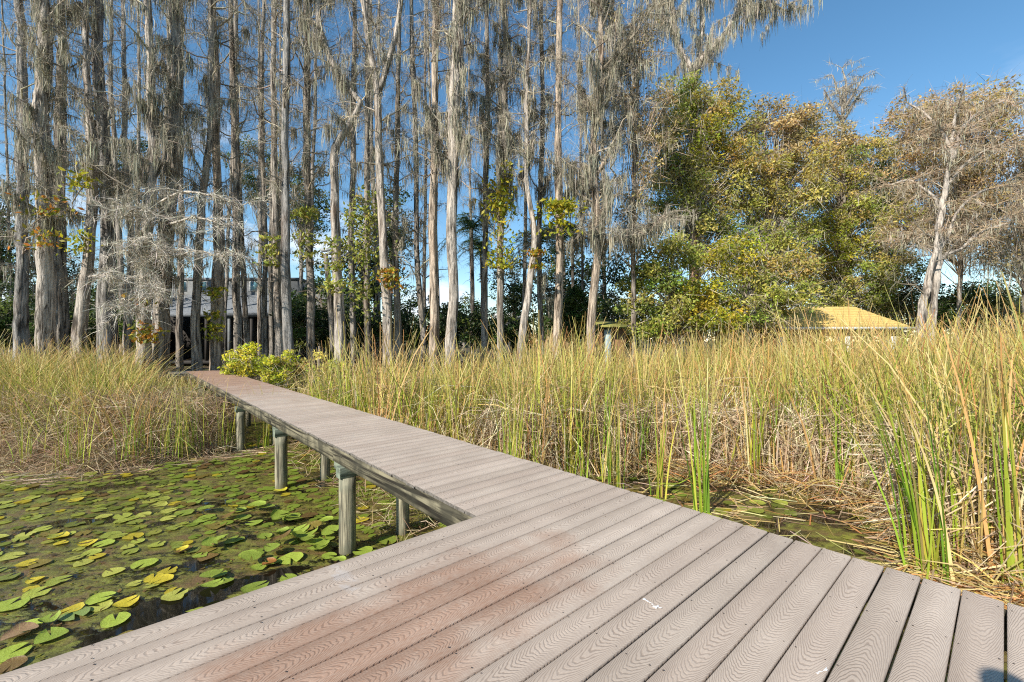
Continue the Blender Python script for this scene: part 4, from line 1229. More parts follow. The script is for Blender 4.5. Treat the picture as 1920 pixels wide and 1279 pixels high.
# small shed with mossy roof
YS = 19.6
shed = empty('shed', (px(1155, YS), YS + 0.6, 0.4)); tag(shed, 'small shed with mossy slanted roof beside the curved tan cypress', 'shed')
part_box('side_panel', shed, px(1133, YS), px(1146, YS), YS, YS + 0.05, 0.3, pz(619, YS), M_BLUEW)
part_box('wall', shed, px(1146, YS) + 0.004, px(1176, YS), YS + 0.25, YS + 1.2, 0.3, pz(617, YS), M_BROWN)
part_box('wall', shed, px(1133, YS) + 0.01, px(1146, YS), YS + 0.054, YS + 1.2, 0.3, pz(620, YS), M_BROWN)
M_MOSSROOF = mat_plain('mossy_roof', (0.20, 0.19, 0.05), 0.95, 5, 0.6, 0.5)
g = Geo()
xa, xb = px(1120, YS), px(1172, YS)
g.add([[xa, YS - 0.35, pz(612, YS)], [xb, YS - 0.35, pz(613, YS)], [xb, YS + 1.5, pz(600, YS)], [xa, YS + 1.5, pz(599, YS)],
       [xa, YS - 0.35, pz(615, YS)], [xb, YS - 0.35, pz(616, YS)], [xb, YS + 1.5, pz(603, YS)], [xa, YS + 1.5, pz(602, YS)]],
      [[0, 1, 2, 3], [7, 6, 5, 4], [0, 4, 5, 1], [1, 5, 6, 2], [2, 6, 7, 3], [3, 7, 4, 0]])
adopt(g.obj('roof', M_MOSSROOF), shed)

# straw mound
g = Geo()
th = np.linspace(0, 2 * np.pi, 28, endpoint=False); ph = np.linspace(0, np.pi / 2, 9)
mr = np.random.default_rng(3)
PH, TH = np.meshgrid(ph, th, indexing='ij')
R = 1 + 0.12 * np.sin(3 * TH + 2 * PH) + 0.06 * np.sin(7 * TH + 5 * PH) + mr.normal(0, 0.025, PH.shape)
V = np.stack([1.0 * R * np.cos(TH) * np.cos(PH), 0.9 * R * np.sin(TH) * np.cos(PH), 2.1 * R * np.sin(PH)], -1)
i, j = np.meshgrid(np.arange(8), np.arange(28), indexing='ij')
g.add(V.reshape(-1, 3), np.stack([i * 28 + j, i * 28 + (j + 1) % 28, (i + 1) * 28 + (j + 1) % 28, (i + 1) * 28 + j], -1).reshape(-1, 4))
o = g.obj('straw_mound', M_STRAW, smooth=True); o.location = (px(1045, 25), 25, 0.9); tag(o, 'rounded tan straw mound behind the pinkish cypress', 'mound')

# distant white-roofed outbuilding
YO = 62.0
ob = empty('outbuilding', (px(960, YO), YO, 0.8)); tag(ob, 'distant low outbuilding with white roof between the trunks', 'building')
part_box('wall', ob, px(930, YO), px(985, YO), YO, YO + 5, 0.5, pz(598, YO), M_SIDING)
part_box('roof', ob, px(926, YO), px(989, YO), YO - 0.4, YO + 5.4, pz(598, YO) + 0.004, pz(589, YO), M_TRIM)
part_box('window', ob, px(970, YO), px(978, YO), YO - 0.05, YO - 0.004, pz(614, YO), pz(604, YO), M_DARKWOOD)

# leaning pole with floodlight
YL = 19.2
lp = empty('light_pole', (px(625, YL), YL, 0.3)); tag(lp, 'leaning pole with a boxy floodlight beside the crooked elbow trunk', 'light pole')
g = Geo()
c_ = np.array([at(626, 660, YL), at(619, 570, YL), at(611, 478, YL)]) - np.array(lp.location)
sp_ = spline(np.concatenate([c_, [[0.14], [0.12], [0.10]]], 1), 12)
add_tube(g, sp_[:, :3], sp_[:, 3], 10)
q = g.obj('pole', M_BARK, lp, True); q.color = (0.6, 0.58, 0.55, 1)
g = Geo(); add_box(g, (0, 0, 0), (0.46, 0.2, 0.12)); add_box(g, (0.15, -0.02, -0.14), (0.14, 0.2, 0.14))
q = g.obj('floodlight', M_METAL, lp); q.location = at(613, 470, YL) - np.array(lp.location)

# far low woods on the horizon
wr = np.random.default_rng(9)
N = 9000
wx = wr.uniform(-150, 150, N)
hgt = 2.2 + 1.6 * np.sin(wx * 0.09) + 1.1 * np.sin(wx * 0.23 + 2) + wr.normal(0, 0.5, N)
wz = 0.9 + (2.4 + np.abs(hgt) * 2.2) * wr.uniform(0, 1, N) ** 0.7
g = Geo()
leaves(g, np.stack([wx, 105 + wr.uniform(0, 14, N), wz], 1), wr.uniform(0.4, 0.95, N), mixcol(wr, N, [lin(66, 82, 58), lin(88, 98, 70), lin(104, 106, 84)]), wr)
tag(g.obj('far_woods', M_LEAF), 'low hazy green woods far behind the trunks', 'woods', kind='stuff')

# ------------------------------------------------------------------ undergrowth: ferns and yellow shrubs at the walkway's end
FERNY = [lin(208, 200, 62), lin(184, 188, 62), lin(216, 202, 82), lin(156, 168, 56)]
ygs = [(470, 678, 38, 28, 15.6, 'bright yellow-green bush right beside the far end of the boardwalk'),
       (440, 686, 20, 18, 16.3, 'small yellow-green bush touching the far boardwalk edge'),
       (512, 690, 30, 24, 14.6, 'yellow bush second from the far end of the boardwalk'),
       (556, 690, 36, 26, 15.2, 'golden weedy bush in front of the twin grey trunks'),
       (610, 690, 34, 24, 14.6, 'golden weedy bush in front of the crooked elbow trunk')]
for k, (u, v, ru, rv, Y, lab) in enumerate(ygs):
    leafy('yellow_bush', lab, None, [(u, v, ru, rv, 4), (u + ru * 0.4, v + rv * 0.5, ru * 0.7, rv * 0.7, 4)], Y, 800 + k, [None, None, None, None, FERNY if k < 3 else FERNY + GOLD], dens=0.55, leaf=0.05, clump=(0.16, 0.34), perclump=100, twigs=20, cat='bush', group='yellow bushes by the boardwalk')


def fern(label, u, v, Y, seed, n=22, L=(0.7, 1.2), pal=DARKG):
    rng = np.random.default_rng(seed)
    x = px(u, Y); z = float(gz(x, Y))
    root = empty('fern', (x, Y, z)); tag(root, label, 'fern', 'ferns under the cypress trees')
    g = Geo()
    for f in range(n):
        a = rng.uniform(0, 6.28); e = rng.uniform(0.5, 1.3); l = rng.uniform(*L)
        tt = np.linspace(0, 1, 8)[:, None]
        d = np.array([math.cos(a) * math.cos(e), math.sin(a) * math.cos(e), math.sin(e)])
        P = d * l * tt + np.array([0, 0, -1]) * l * 0.55 * tt ** 2 + np.array([rng.normal(0, .12), rng.normal(0, .12), 0])
        m = 40
        uu = rng.uniform(0.1, 1, m)
        S = np.stack([np.interp(uu, tt[:, 0], P[:, q]) for q in range(3)], 1)
        sd = np.cross(d, [0, 0, 1]); sd /= np.linalg.norm(sd) + 1e-6
        D = unit(sd[None] * rng.choice([-1, 1], m)[:, None] + d * 0.35 + rng.normal(0, 0.1, (m, 3)))
        twig_ribbons(g, S, D, 0.22 * (1.1 - uu), 0.04, rng, pal, 0.2)
    tag(g.obj('fronds', M_LEAF, root), kind='stuff')


FG = [lin(58, 92, 30), lin(74, 110, 36), lin(90, 120, 40)]
fern('dark green fern at the end of the boardwalk', 402, 670, 17.6, 901, 30, (0.9, 1.5), FG)
fern('green fern between the boardwalk end and yellow bush', 428, 665, 18.6, 902, 26, (0.9, 1.4), FG)
fern('fern in the shade left of the boardwalk end tree', 322, 660, 19.5, 903, 24, (0.8, 1.3), FG)
fern('pale green leafy fern under the big grey cypress', 208, 640, 17.2, 904, 30, (1.0, 1.7), [lin(110, 140, 84), lin(90, 124, 60), lin(134, 156, 100)])
for k, (u, Y, lab) in enumerate([(450, 16.4, 'yellow fern at the far right corner of the boardwalk'), (475, 15.6, 'tall yellow fern behind the bright bush'), (500, 15.2, 'yellow fern right of the bright bush'), (530, 14.8, 'yellow-green fern in front of the twin trunks'),
                                 (565, 14.8, 'yellow fern below the dark moss-collared cypress'), (600, 14.2, 'yellow-green fern below the light pole'), (640, 14.4, 'yellow fern below the crooked elbow trunk')]):
    fern(lab, u, 670, Y, 910 + k, 26, (1.0, 1.7), FERNY)
fern('fern at the foot of the dark leftmost cypress', 20, 650, 18, 905, 24, (0.9, 1.4), FG)

# ------------------------------------------------------------------ reeds
TAN = [lin(206, 184, 118), lin(194, 168, 104), lin(216, 198, 142), lin(196, 152, 98), lin(190, 136, 84)]
GRN = [lin(142, 168, 52), lin(166, 180, 62), lin(112, 146, 46), lin(184, 182, 72)]
DEAD = [lin(184, 162, 130), lin(166, 142, 112), lin(206, 186, 152), lin(140, 116, 92)]


def blades(g, B, H, rng, green, lean=0.16, width=(0.010, 0.020), K=6, drift=(0.0, 0.0), fold=0.16, grp=None):
    """upright reed blades; B (N,3) roots, H heights, green (N,) share of green"""
    N = len(B)
    t = np.linspace(0, 1, K)[None, :, None]
    az = rng.uniform(0, 2 * np.pi, N)
    d = np.stack([np.cos(az), np.sin(az), np.zeros(N)], 1)
    a = np.abs(rng.normal(0, lean, N))
    b = np.abs(rng.normal(0, lean * 1.3, N))
    hor = H[:, None, None] * d[:, None] * (a[:, None, None] * t + b[:, None, None] * t ** 3)
    hor = hor + H[:, None, None] * np.array([drift[0], drift[1], 0]) * t ** 1.5
    up = H[:, None, None] * (t - 0.25 * b[:, None, None] * t ** 3) * np.array([0, 0, 1.0])
    P = B[:, None] + hor + up
    fo = rng.random(N) < fold
    fk = rng.integers(2, K - 1, N)
    for k in range(1, K):                               # folded, broken tips
        m = fo & (k > fk)
        if m.any():
            st = H[m] / (K - 1) * 0.85
            fa = rng.normal(0, 0.25, m.sum())
            P[m, k] = P[m, k - 1] + st[:, None] * (d[m] * np.cos(-0.5 + fa)[:, None] + np.array([0, 0, 1.0]) * np.sin(-0.5 + fa)[:, None])
    W = rng.uniform(*width, N)[:, None] * np.linspace(1.0, 0.18, K)[None] ** 0.8
    sa = rng.uniform(0, np.pi, N)
    side = np.stack([np.cos(sa), np.sin(sa), np.zeros(N)], 1)
    cg = mixcol(rng, N, GRN); ct = mixcol(rng, N, TAN, jit=0.15)
    if grp is not None:
        m_ = grp.max() + 1
        cg = 0.3 * cg + 0.7 * mixcol(rng, m_, GRN, jit=0.2)[grp]; ct = 0.35 * ct + 0.65 * mixcol(rng, m_, TAN, jit=0.2)[grp]
    tip = np.clip(np.linspace(-1.2, 0.9, K)[None, :, None] * rng.uniform(0.6, 1.6, (N, 1, 1)), 0, 1)
    gg = green[:, None, None]
    c = cg[:, None] * (1 - tip) + ct[:, None] * tip
    c = np.where(gg > rng.random((N, 1, 1)), c, ct[:, None] * np.ones((1, K, 1)))
    ribbons(g, P, W, side, c)


def thatch(g, C, L, rng, pal=DEAD, tilt=0.5, width=(0.007, 0.018)):
    N = len(C)
    az = rng.uniform(0, 2 * np.pi, N); el = rng.normal(0.15, tilt, N)
    D = np.stack([np.cos(az) * np.cos(el), np.sin(az) * np.cos(el), np.sin(el)], 1)
    t = np.linspace(-0.5, 0.5, 3)[None, :, None]
    P = C[:, None] + D[:, None] * L[:, None, None] * t + np.array([0, 0, -1]) * (L[:, None, None] * 0.25 * t ** 2 * 4 * rng.uniform(0, 1, (N, 1, 1)))
    P[..., 2] = np.maximum(P[..., 2], 0.012)
    W = rng.uniform(*width, N)[:, None] * np.array([0.7, 1, 0.4])[None]
    side = unit(np.cross(D, rng.normal(size=(N, 3))))
    ribbons(g, P, W, side, mixcol(rng, N, pal, jit=0.18))


def front_right(s):
    return np.interp(s, [-3, 0.3, 0.86, 1.19, 1.83, 2.74, 3.8, 4.4, 5.6, 7.2, 30], [6.3, 6.35, 7.2, 8.0, 8.35, 8.3, 7.8, 7.4, 5.4, 3.45, 3.4])


def scatter_right(n, rng, ymax=17.5, bias=1.0, extra=0.0):
    out = []
    tot = 0
    while tot < n:
        x = rng.uniform(-9, 26, n * 2); y = rng.uniform(2.5, ymax, n * 2)
        p, s = to_ps(x, y)
        ok = (p > front_right(s) + extra) & (s > -9) & (np.abs(x) < y * 1.25 + 1.0)
        dens = np.clip(8.0 / np.maximum(y, 4) , 0.25, 1.0) ** bias
        ok &= rng.random(n * 2) < dens
        patch = 0.5 + 0.5 * np.sin(x * 1.9 + 0.7 * np.sin(y * 1.3)) * np.sin(y * 1.6 + 1.3 * np.sin(x * 0.8))
        ok &= rng.random(n * 2) < 0.35 + 0.65 * patch
        a = np.stack([x[ok], y[ok]], 1)
        out.append(a); tot += len(a)
    return np.concatenate(out)[:n]


def right_height(x, y):
    p, s = to_ps(x, y)
    h = 2.3 + 0.18 * np.sin(x * 1.1) + 0.15 * np.sin(x * 0.45 + y)
    h = h + 0.18 * smooth01(x / np.maximum(y, 1), 0.35, 0.7) + 0.08 * smooth01(x / np.maximum(y, 1), 0.8, 1.15)
    h = h - 0.95 * smooth01(s, 9.0, 14.0) - 0.3 * smooth01(s, 10, 14) * smooth01(p, 5.5, 3.4)               # lower towards the end of the walkway
    return h


rr = np.random.default_rng(71)
g = Geo()


def tufted(g, xy, top_f, z0_f, rng, per, spread, green_f, lean, fold, **kw):
    """reeds grow in tufts that share their lean and their freshness"""
    k = np.repeat(np.arange(len(xy)), rng.poisson(per, len(xy)) + 2)
    q = xy[k] + rng.normal(0, spread, (len(k), 2))
    z0 = z0_f(q)
    vig = rng.uniform(0.72, 1.12, len(xy))[k]
    H = (top_f(q) - z0) * vig * (0.6 + 0.42 * rng.beta(2.4, 1.6, len(k)))
    fresh = np.clip(green_f(xy) + rng.normal(0, 0.55, len(xy)), 0.02, 0.98)[k]
    blades(g, np.stack([q[:, 0], q[:, 1], z0], 1), H, rng, fresh, lean=lean, fold=fold, grp=k, **kw)


zf = lambda q: np.maximum(gz(q[:, 0], q[:, 1]), -0.3)
gp = lambda q: 0.82 + 0.34 * np.sin(q[:, 0] * 0.9 + 2) * np.sin(q[:, 1] * 0.7 + 0.5 * q[:, 0])
tufted(g, scatter_right(2500, rr), lambda q: right_height(q[:, 0], q[:, 1]) * 1.2, zf, rr, 5.6, 0.034, gp, 0.14, 0.2, width=(0.016, 0.038))
# sparser stalks standing in the open water next to the boards
n = 520
s = rr.uniform(1.3, 7.5, n); p = rr.uniform(3.6, 8.2, n)
cs = rr.uniform(4.0, 8.5, 46); cp = rr.uniform(4.2, 7.6, 46)
k = rr.integers(0, 46, n); s = cs[k] + rr.normal(0, 0.07, n); p = cp[k] + rr.normal(0, 0.07, n)
x, y = ps(p, s)
blades(g, np.stack([x, y, np.full(n, -0.2)], 1), rr.uniform(1.5, 2.55, n), rr, np.full(n, 0.75), lean=0.07, width=(0.012, 0.024))
tag(g.obj('reed_bed', M_REED), 'tall tan and green reeds filling the marsh right of the boardwalk', 'reeds', kind='stuff')

g = Geo()
xy = scatter_right(12000, rr, 13, 1.3)
zz = rr.uniform(0.0, 1, len(xy)) ** 1.4 * 1.7
thatch(g, np.stack([xy[:, 0], xy[:, 1], zz], 1), rr.uniform(0.4, 1.3, len(xy)), rr, DEAD + TAN[:2], 0.55)
n = 6400                                             # leaning broken straw along the front of the bed
s = rr.uniform(-2.0, 6.5, n); p = front_right(s) + np.abs(rr.normal(0.0, 0.7, n)) + 0.1
x, y = ps(p, s)
thatch(g, np.stack([x, y, rr.uniform(0.05, 1.25, n)], 1), rr.uniform(0.5, 1.5, n), rr, [lin(214, 196, 164), lin(196, 174, 142), lin(226, 210, 180), lin(168, 146, 118)], 0.8, (0.008, 0.018))
n = 3400                                             # thick broken dead stalks at the foot of the bed
s = rr.uniform(-1.5, 9.0, n); p = front_right(s) + np.abs(rr.normal(0.0, 0.8, n)) + 0.05
x, y = ps(p, s)
Hs = rr.uniform(0.35, 1.25, n)
az = rr.uniform(0, 6.28, n); tl = np.abs(rr.normal(0, 0.3, n))
Pq = np.stack([x, y, np.full(n, -0.05)], 1)[:, None] + Hs[:, None, None] * np.linspace(0, 1, 3)[None, :, None] * np.stack([np.cos(az) * tl, np.sin(az) * tl, np.ones(n)], 1)[:, None]
ribbons(g, Pq, rr.uniform(0.014, 0.034, n)[:, None] * np.array([1.0, 0.9, 0.5])[None], np.stack([np.cos(az + 1.57), np.sin(az + 1.57), np.zeros(n)], 1), mixcol(rr, n, [lin(224, 208, 174), lin(210, 190, 154), lin(212, 172, 112), lin(190, 168, 138)], jit=0.15))
# litter floating at the front edge and in the pocket of open water
n = 2200
s = rr.uniform(-1.0, 4.6, n); p = front_right(s) + rr.normal(0.15, 0.3, n)
x, y = ps(p, s)
ok = p > 3.3
thatch(g, np.stack([x, y, rr.uniform(0.01, 0.35, n)], 1)[ok], rr.uniform(0.3, 1.1, n)[ok], rr, DEAD + TAN, 0.22)
n = 330
s = rr.uniform(0.2, 5, n); p = rr.uniform(5.9, 8.2, n); x, y = ps(p, s)
thatch(g, np.stack([x, y, np.full(n, 0.015)], 1), rr.uniform(0.15, 0.7, n), rr, DEAD + TAN, 0.05)
n = 420                                              # pile against the boards at the right
s = rr.normal(-0.1, 0.45, n); p = rr.uniform(5.6, 6.6, n); x, y = ps(p, s)
thatch(g, np.stack([x, y, rr.uniform(0.01, 0.16, n)], 1), rr.uniform(0.5, 1.4, n), rr, TAN + DEAD[:1], 0.12)
tag(g.obj('dead_reed_litter', M_REED), 'matted dead straw lying among the right reeds', 'straw', kind='stuff')


# left bed
def front_left(x):
    return np.interp(x, [-30, -11, -9.8, -8.0, -7.0, -6.2, -5.6, -5.0], [8.6, 8.5, 8.3, 8.05, 8.7, 9.5, 10.0, 10.2])


def scatter_left(n, rng, ymax=17.5, d0=0.0, bias=0.8):
    out = []; tot = 0
    while tot < n:
        x = rng.uniform(-24, -3.5, n * 2); y = rng.uniform(7.5, ymax, n * 2)
        p, s = to_ps(x, y)
        ok = (y > front_left(x) + d0) & (p < 1.75) & (np.abs(x) < y * 1.25 + 1)
        ok &= rng.random(n * 2) < np.clip(8.5 / y, 0.3, 1) ** bias
        a = np.stack([x[ok], y[ok]], 1); out.append(a); tot += len(a)
    return np.concatenate(out)[:n]


rl = np.random.default_rng(72)
g = Geo()
def lt(q):
    p_, s_ = to_ps(q[:, 0], q[:, 1])
    h = 1.45 + 1.05 * smooth01(q[:, 1] - front_left(q[:, 0]), 0.5, 3.0) + 0.2 * np.sin(q[:, 0] * 2.3) + 0.2 * np.sin(q[:, 0] * 1.1 + q[:, 1] * 1.9)
    return h * (1 - 0.46 * smooth01(p_, -0.2, 1.0) * smooth01(s_, 9.5, 12.5))          # trampled low beside the boards



tufted(g, scatter_left(1050, rl, d0=0.9), lt, zf, rl, 6.0, 0.04, lambda q: 0.8 + 0.3 * np.sin(q[:, 0] * 1.7), 0.24, 0.22, width=(0.016, 0.036))
n = 220                                              # a few fresh green tufts at the water's edge
cx = rl.uniform(-9.6, -5.6, 12); k = rl.integers(0, 12, n); x = cx[k] + rl.normal(0, 0.08, n)
y = front_left(x) + 0.25 + rl.normal(0, 0.1, n)
blades(g, np.stack([x, y, np.full(n, -0.1)], 1), rl.uniform(0.6, 1.9, n), rl, np.full(n, 0.9), lean=0.08)
tag(g.obj('reed_bed', M_REED), 'shorter green and tan reeds along the shore left of the boardwalk', 'reeds', kind='stuff')
g = Geo()
xy = scatter_left(17000, rl, 12)
dfr = xy[:, 1] - front_left(xy[:, 0])
zz = rl.uniform(0, 1, len(xy)) ** 1.2 * (0.15 + 1.1 * smooth01(dfr, -0.1, 1.5))
thatch(g, np.stack([xy[:, 0], xy[:, 1], zz], 1), rl.uniform(0.25, 0.9, len(xy)), rl, DEAD + [lin(150, 128, 92)], 0.6, (0.006, 0.014))
n = 500
x = rl.uniform(-10, -5.5, n); y = front_left(x) + rl.normal(-0.15, 0.3, n)
thatch(g, np.stack([x, y, np.full(n, 0.015)], 1), rl.uniform(0.2, 0.8, n), rl, DEAD, 0.06)
# straw and rootlets beneath the walkway
n = 2600
s = rl.uniform(3.2, 12, n); p = rl.uniform(2.4, 5.2, n) ; x, y = ps(p, s)
zz = rl.uniform(0.0, 0.65, n) ** 1.2 * smooth01(p, 2.3, 4.0)
thatch(g, np.stack([x, y, zz + 0.01], 1), rl.uniform(0.2, 0.7, n), rl, DEAD + [lin(120, 112, 60)], 0.5, (0.005, 0.011))
tag(g.obj('dead_reed_litter', M_REED), 'matted brown dead straw along the left shore', 'straw', kind='stuff')


# ------------------------------------------------------------------ single cattail clumps in front of the reed bed (leaves as parts)
def clump(label, u, v, n, seed, h=(1.8, 2.7), lean=(0.0, 0.0), spread=0.09, green=0.85, wid=(0.02, 0.038)):
    rng = np.random.default_rng(seed)
    Y = F * EYE / (v - HOR); X = px(u, Y)
    root = empty('cattail_clump', (X, Y, 0)); tag(root, label, 'cattail', 'cattail clumps at the edge of the reeds')
    for k in range(n):
        g = Geo()
        b = np.array([[rng.normal(0, spread), rng.normal(0, spread), -0.15]])
        blades(g, b, rng.uniform(*h, 1), rng, np.array([green]), lean=0.06, width=wid, K=8, drift=lean, fold=0.12)
        g.obj('leaf', M_REED, root)


clump('big green cattail clump leaning left over the platform corner', 1742, 1088, 26, 951, (1.9, 2.7), (-0.16, 0.02), 0.11)
clump('orange-based cattail stalk at the right edge of the platform', 1905, 1122, 12, 952, (2.0, 2.9), (-0.10, 0.0), 0.05)
clump('green cattail clump behind the pile of straw at the right', 1825, 1042, 16, 953, (2.0, 2.8), (-0.10, 0.0), 0.09)
clump('yellow-green cattail pair standing in open water near the boards', 1322, 962, 14, 954, (1.7, 2.5), (-0.03, 0), 0.07)
clump('slim green cattail clump left of the yellow-green pair', 1236, 935, 12, 955, (1.7, 2.4), (0.0, 0), 0.06)
clump('orange-stemmed cattail clump in front of the straw wall', 1412, 908, 14, 956, (1.8, 2.5), (0.0, 0), 0.06, 0.6)
clump('pale orange cattail stalk right of the orange-stemmed clump', 1450, 904, 9, 957, (1.8, 2.5), (0.0, 0), 0.04, 0.5)
clump('tan cattail stalk standing at the edge of the lily pocket', 1592, 938, 9, 958, (1.6, 2.4), (0.02, 0), 0.05, 0.5)
clump('dense green cattail clump in the middle of the right reeds', 1470, 880, 20, 959, (1.9, 2.6), (0.02, 0), 0.12, 0.95)

# ------------------------------------------------------------------ lily pads
def pad_mesh(seed, curl, name):
    rng = np.random.default_rng(seed)
    n = 22
    notch = rng.uniform(0.1, 0.32)
    th = np.linspace(notch, 2 * np.pi - notch, n)
    V = [[0, 0, 0]]; C = [(0.92, 0.95, 0.85)]
    ph = rng.uniform(0, 6)
    el = 1 + 0.10 * np.cos(th)                        # slightly longer than wide
    for r, zc, cc in ((0.5, 0.25, 0.98), (0.88, 0.7, 1.02), (1.0, 1.0, 0.9)):
        amp = 1.0 if seed < 5 else 2.2
        wob = 1 + amp * (0.035 * np.sin(3 * th + ph) + 0.02 * np.sin(7 * th + ph)) - (0.16 * r * np.exp(-((th - 2 - seed * 0.35) / 0.16) ** 2) if seed > 6 else 0)
        lobes = 1 + 0.06 * np.exp(-((th - notch) / 0.4) ** 2) + 0.06 * np.exp(-((2 * np.pi - notch - th) / 0.4) ** 2)
        zz = curl * zc ** 3 * (0.5 + 0.5 * np.sin(2 * th + ph)) + 0.02 * zc * np.sin(5 * th + ph)
        for a, b, e, z in zip(th, wob * lobes, el, zz):
            V.append([r * b * math.cos(a) * e, r * b * math.sin(a), z]); C.append((cc,) * 3)
    t = [[0, 1 + k, 2 + k] for k in range(n - 1)]
    q = [[1 + m * n + k, 1 + (m + 1) * n + k, 2 + (m + 1) * n + k, 2 + m * n + k] for m in range(2) for k in range(n - 1)]
    g = Geo(); g.add(np.array(V), q, t, np.array(C))
    return g.mesh(name, M_PAD, True)


PADS = [pad_mesh(k, c, 'lily_pad') for k, c in enumerate((0.03, 0.05, 0.08, 0.16, 0.30, 0.04, 0.10, 0.06, 0.12, 0.05))]
PGREEN = [lin(142, 150, 62), lin(158, 164, 68), lin(128, 138, 58), lin(170, 170, 78), lin(118, 126, 56)]
pr = np.random.default_rng(33)


def pad(x, y, r, col, tilt=0.0, kind=None, label=None, z=None, rot=None):
    me = PADS[pr.choice([0, 1, 2, 5, 6, 7, 8, 9]) if kind is None else kind]
    o = bpy.data.objects.new('lily_pad', me)
    o.location = (x, y, (0.008 + pr.uniform(0, 0.012)) if z is None else z)
    o.rotation_euler = (pr.normal(0, tilt) if tilt else 0, pr.normal(0, tilt) if tilt else 0, pr.uniform(0, 6.28) if rot is None else rot)
    o.scale = (r, r, r)
    o.color = (*col, 1)
    COL.objects.link(o)
    return o


# single pads one can point at (photo pixel, radius, colour)
YEL = lin(206, 186, 56); LIME = lin(164, 180, 70); SAGE = lin(132, 150, 82); BRN = lin(118, 92, 54); FRESH = lin(142, 160, 62)
for u, v, r, col, kd, lab in [
    (140, 1156, 0.105, SAGE, 0, 'grey-green notched lily pad alone near the platform edge'),
    (216, 1168, 0.10, LIME, 1, 'yellow-green lily pad nearest the platform edge'),
    (234, 1136, 0.095, YEL, 3, 'crumpled bright yellow lily pad near the platform edge'),
    (186, 1126, 0.105, LIME, 2, 'green lily pad with a cut above the grey-green one'),
    (44, 1182, 0.11, LIME, 1, 'green lily pad behind the white-edged brown one'),
    (36, 1198, 0.105, lin(150, 120, 90), 4, 'brown upturned lily pad with white rim at lower left'),
    (96, 1198, 0.10, FRESH, 3, 'fresh green folded lily pad at lower left'),
    (92, 1172, 0.07, FRESH, 4, 'small curled green lily pad above the folded one'),
    (18, 1232, 0.11, LIME, 1, 'green lily pad at the lower left corner'),
    (22, 1252, 0.08, BRN, 3, 'brown decaying lily pad at the lower left corner'),
    (16, 1140, 0.13, LIME, 0, 'large green lily pad cut by the left edge'),
    (304, 1090, 0.10, YEL, 2, 'yellow blotched lily pad near the black open water'),
    (340, 1038, 0.07, YEL, 4, 'small curled yellow lily pad in mid pond'),
    (272, 1060, 0.12, LIME, 1, 'bright heart-shaped lily pad in mid pond'),
    (166, 1022, 0.09, YEL, 3, 'yellow lily pad beside a green one at left of the pond'),
    (196, 1022, 0.10, LIME, 0, 'green lily pad right of the yellow one at left of the pond'),
    (110, 1010, 0.10, YEL, 3, 'long yellow lily pad over dark water at the left'),
    (66, 1092, 0.07, YEL, 3, 'small gold lily pad at the left'),
    (570, 1010, 0.15, FRESH, 4, 'raised bright green lily pad in front of the second post'),
    (545, 1050, 0.13, LIME, 1, 'wide green lily pad left of the nearest post'),
    (598, 1030, 0.13, FRESH, 4, 'tilted ragged lily pad just left of the nearest post'),
    (505, 1064, 0.07, lin(150, 96, 46), 4, 'brown curled dead leaf pad near the platform'),
    (527, 921, 0.10, lin(200, 190, 60), 3, 'yellow lily pad at the foot of the second post')]:
    Y = F * EYE / (v - HOR)
    o = pad(px(u, Y), Y, r, col, 0.05, kd, z=0.02 + (0.03 if kd == 4 else 0))
    tag(o, lab, 'lily pad', 'lily pads on the pond')

# the rest of the pond
cand = []
tries = 0
while tries < 30000:
    tries += 1
    x = pr.uniform(-11, 1.5); y = pr.uniform(2.4, 10.5)
    p, s = to_ps(x, y)
    u = 960 + x * F / y; v = HOR + EYE * F / y
    if u < -60 or v > 1330: continue
    if y > front_left(x) - 0.05 and p < 1.9: continue
    if s < 2.6 or p > 4.6: continue
    dens = np.interp(v, [860, 960, 1050, 1120, 1300], [1.0, 1.0, 0.6, 0.22, 0.12])
    if u > 420: dens = max(dens, 0.5)
    if pr.random() > dens: continue
    r = pr.uniform(0.05, 0.105)
    if any((x - a) ** 2 + (y - b) ** 2 < ((r + c) * 0.6) ** 2 for a, b, c in cand): 
        if pr.random() < 0.985: continue
    cand.append((x, y, r))
    if len(cand) > 900: break
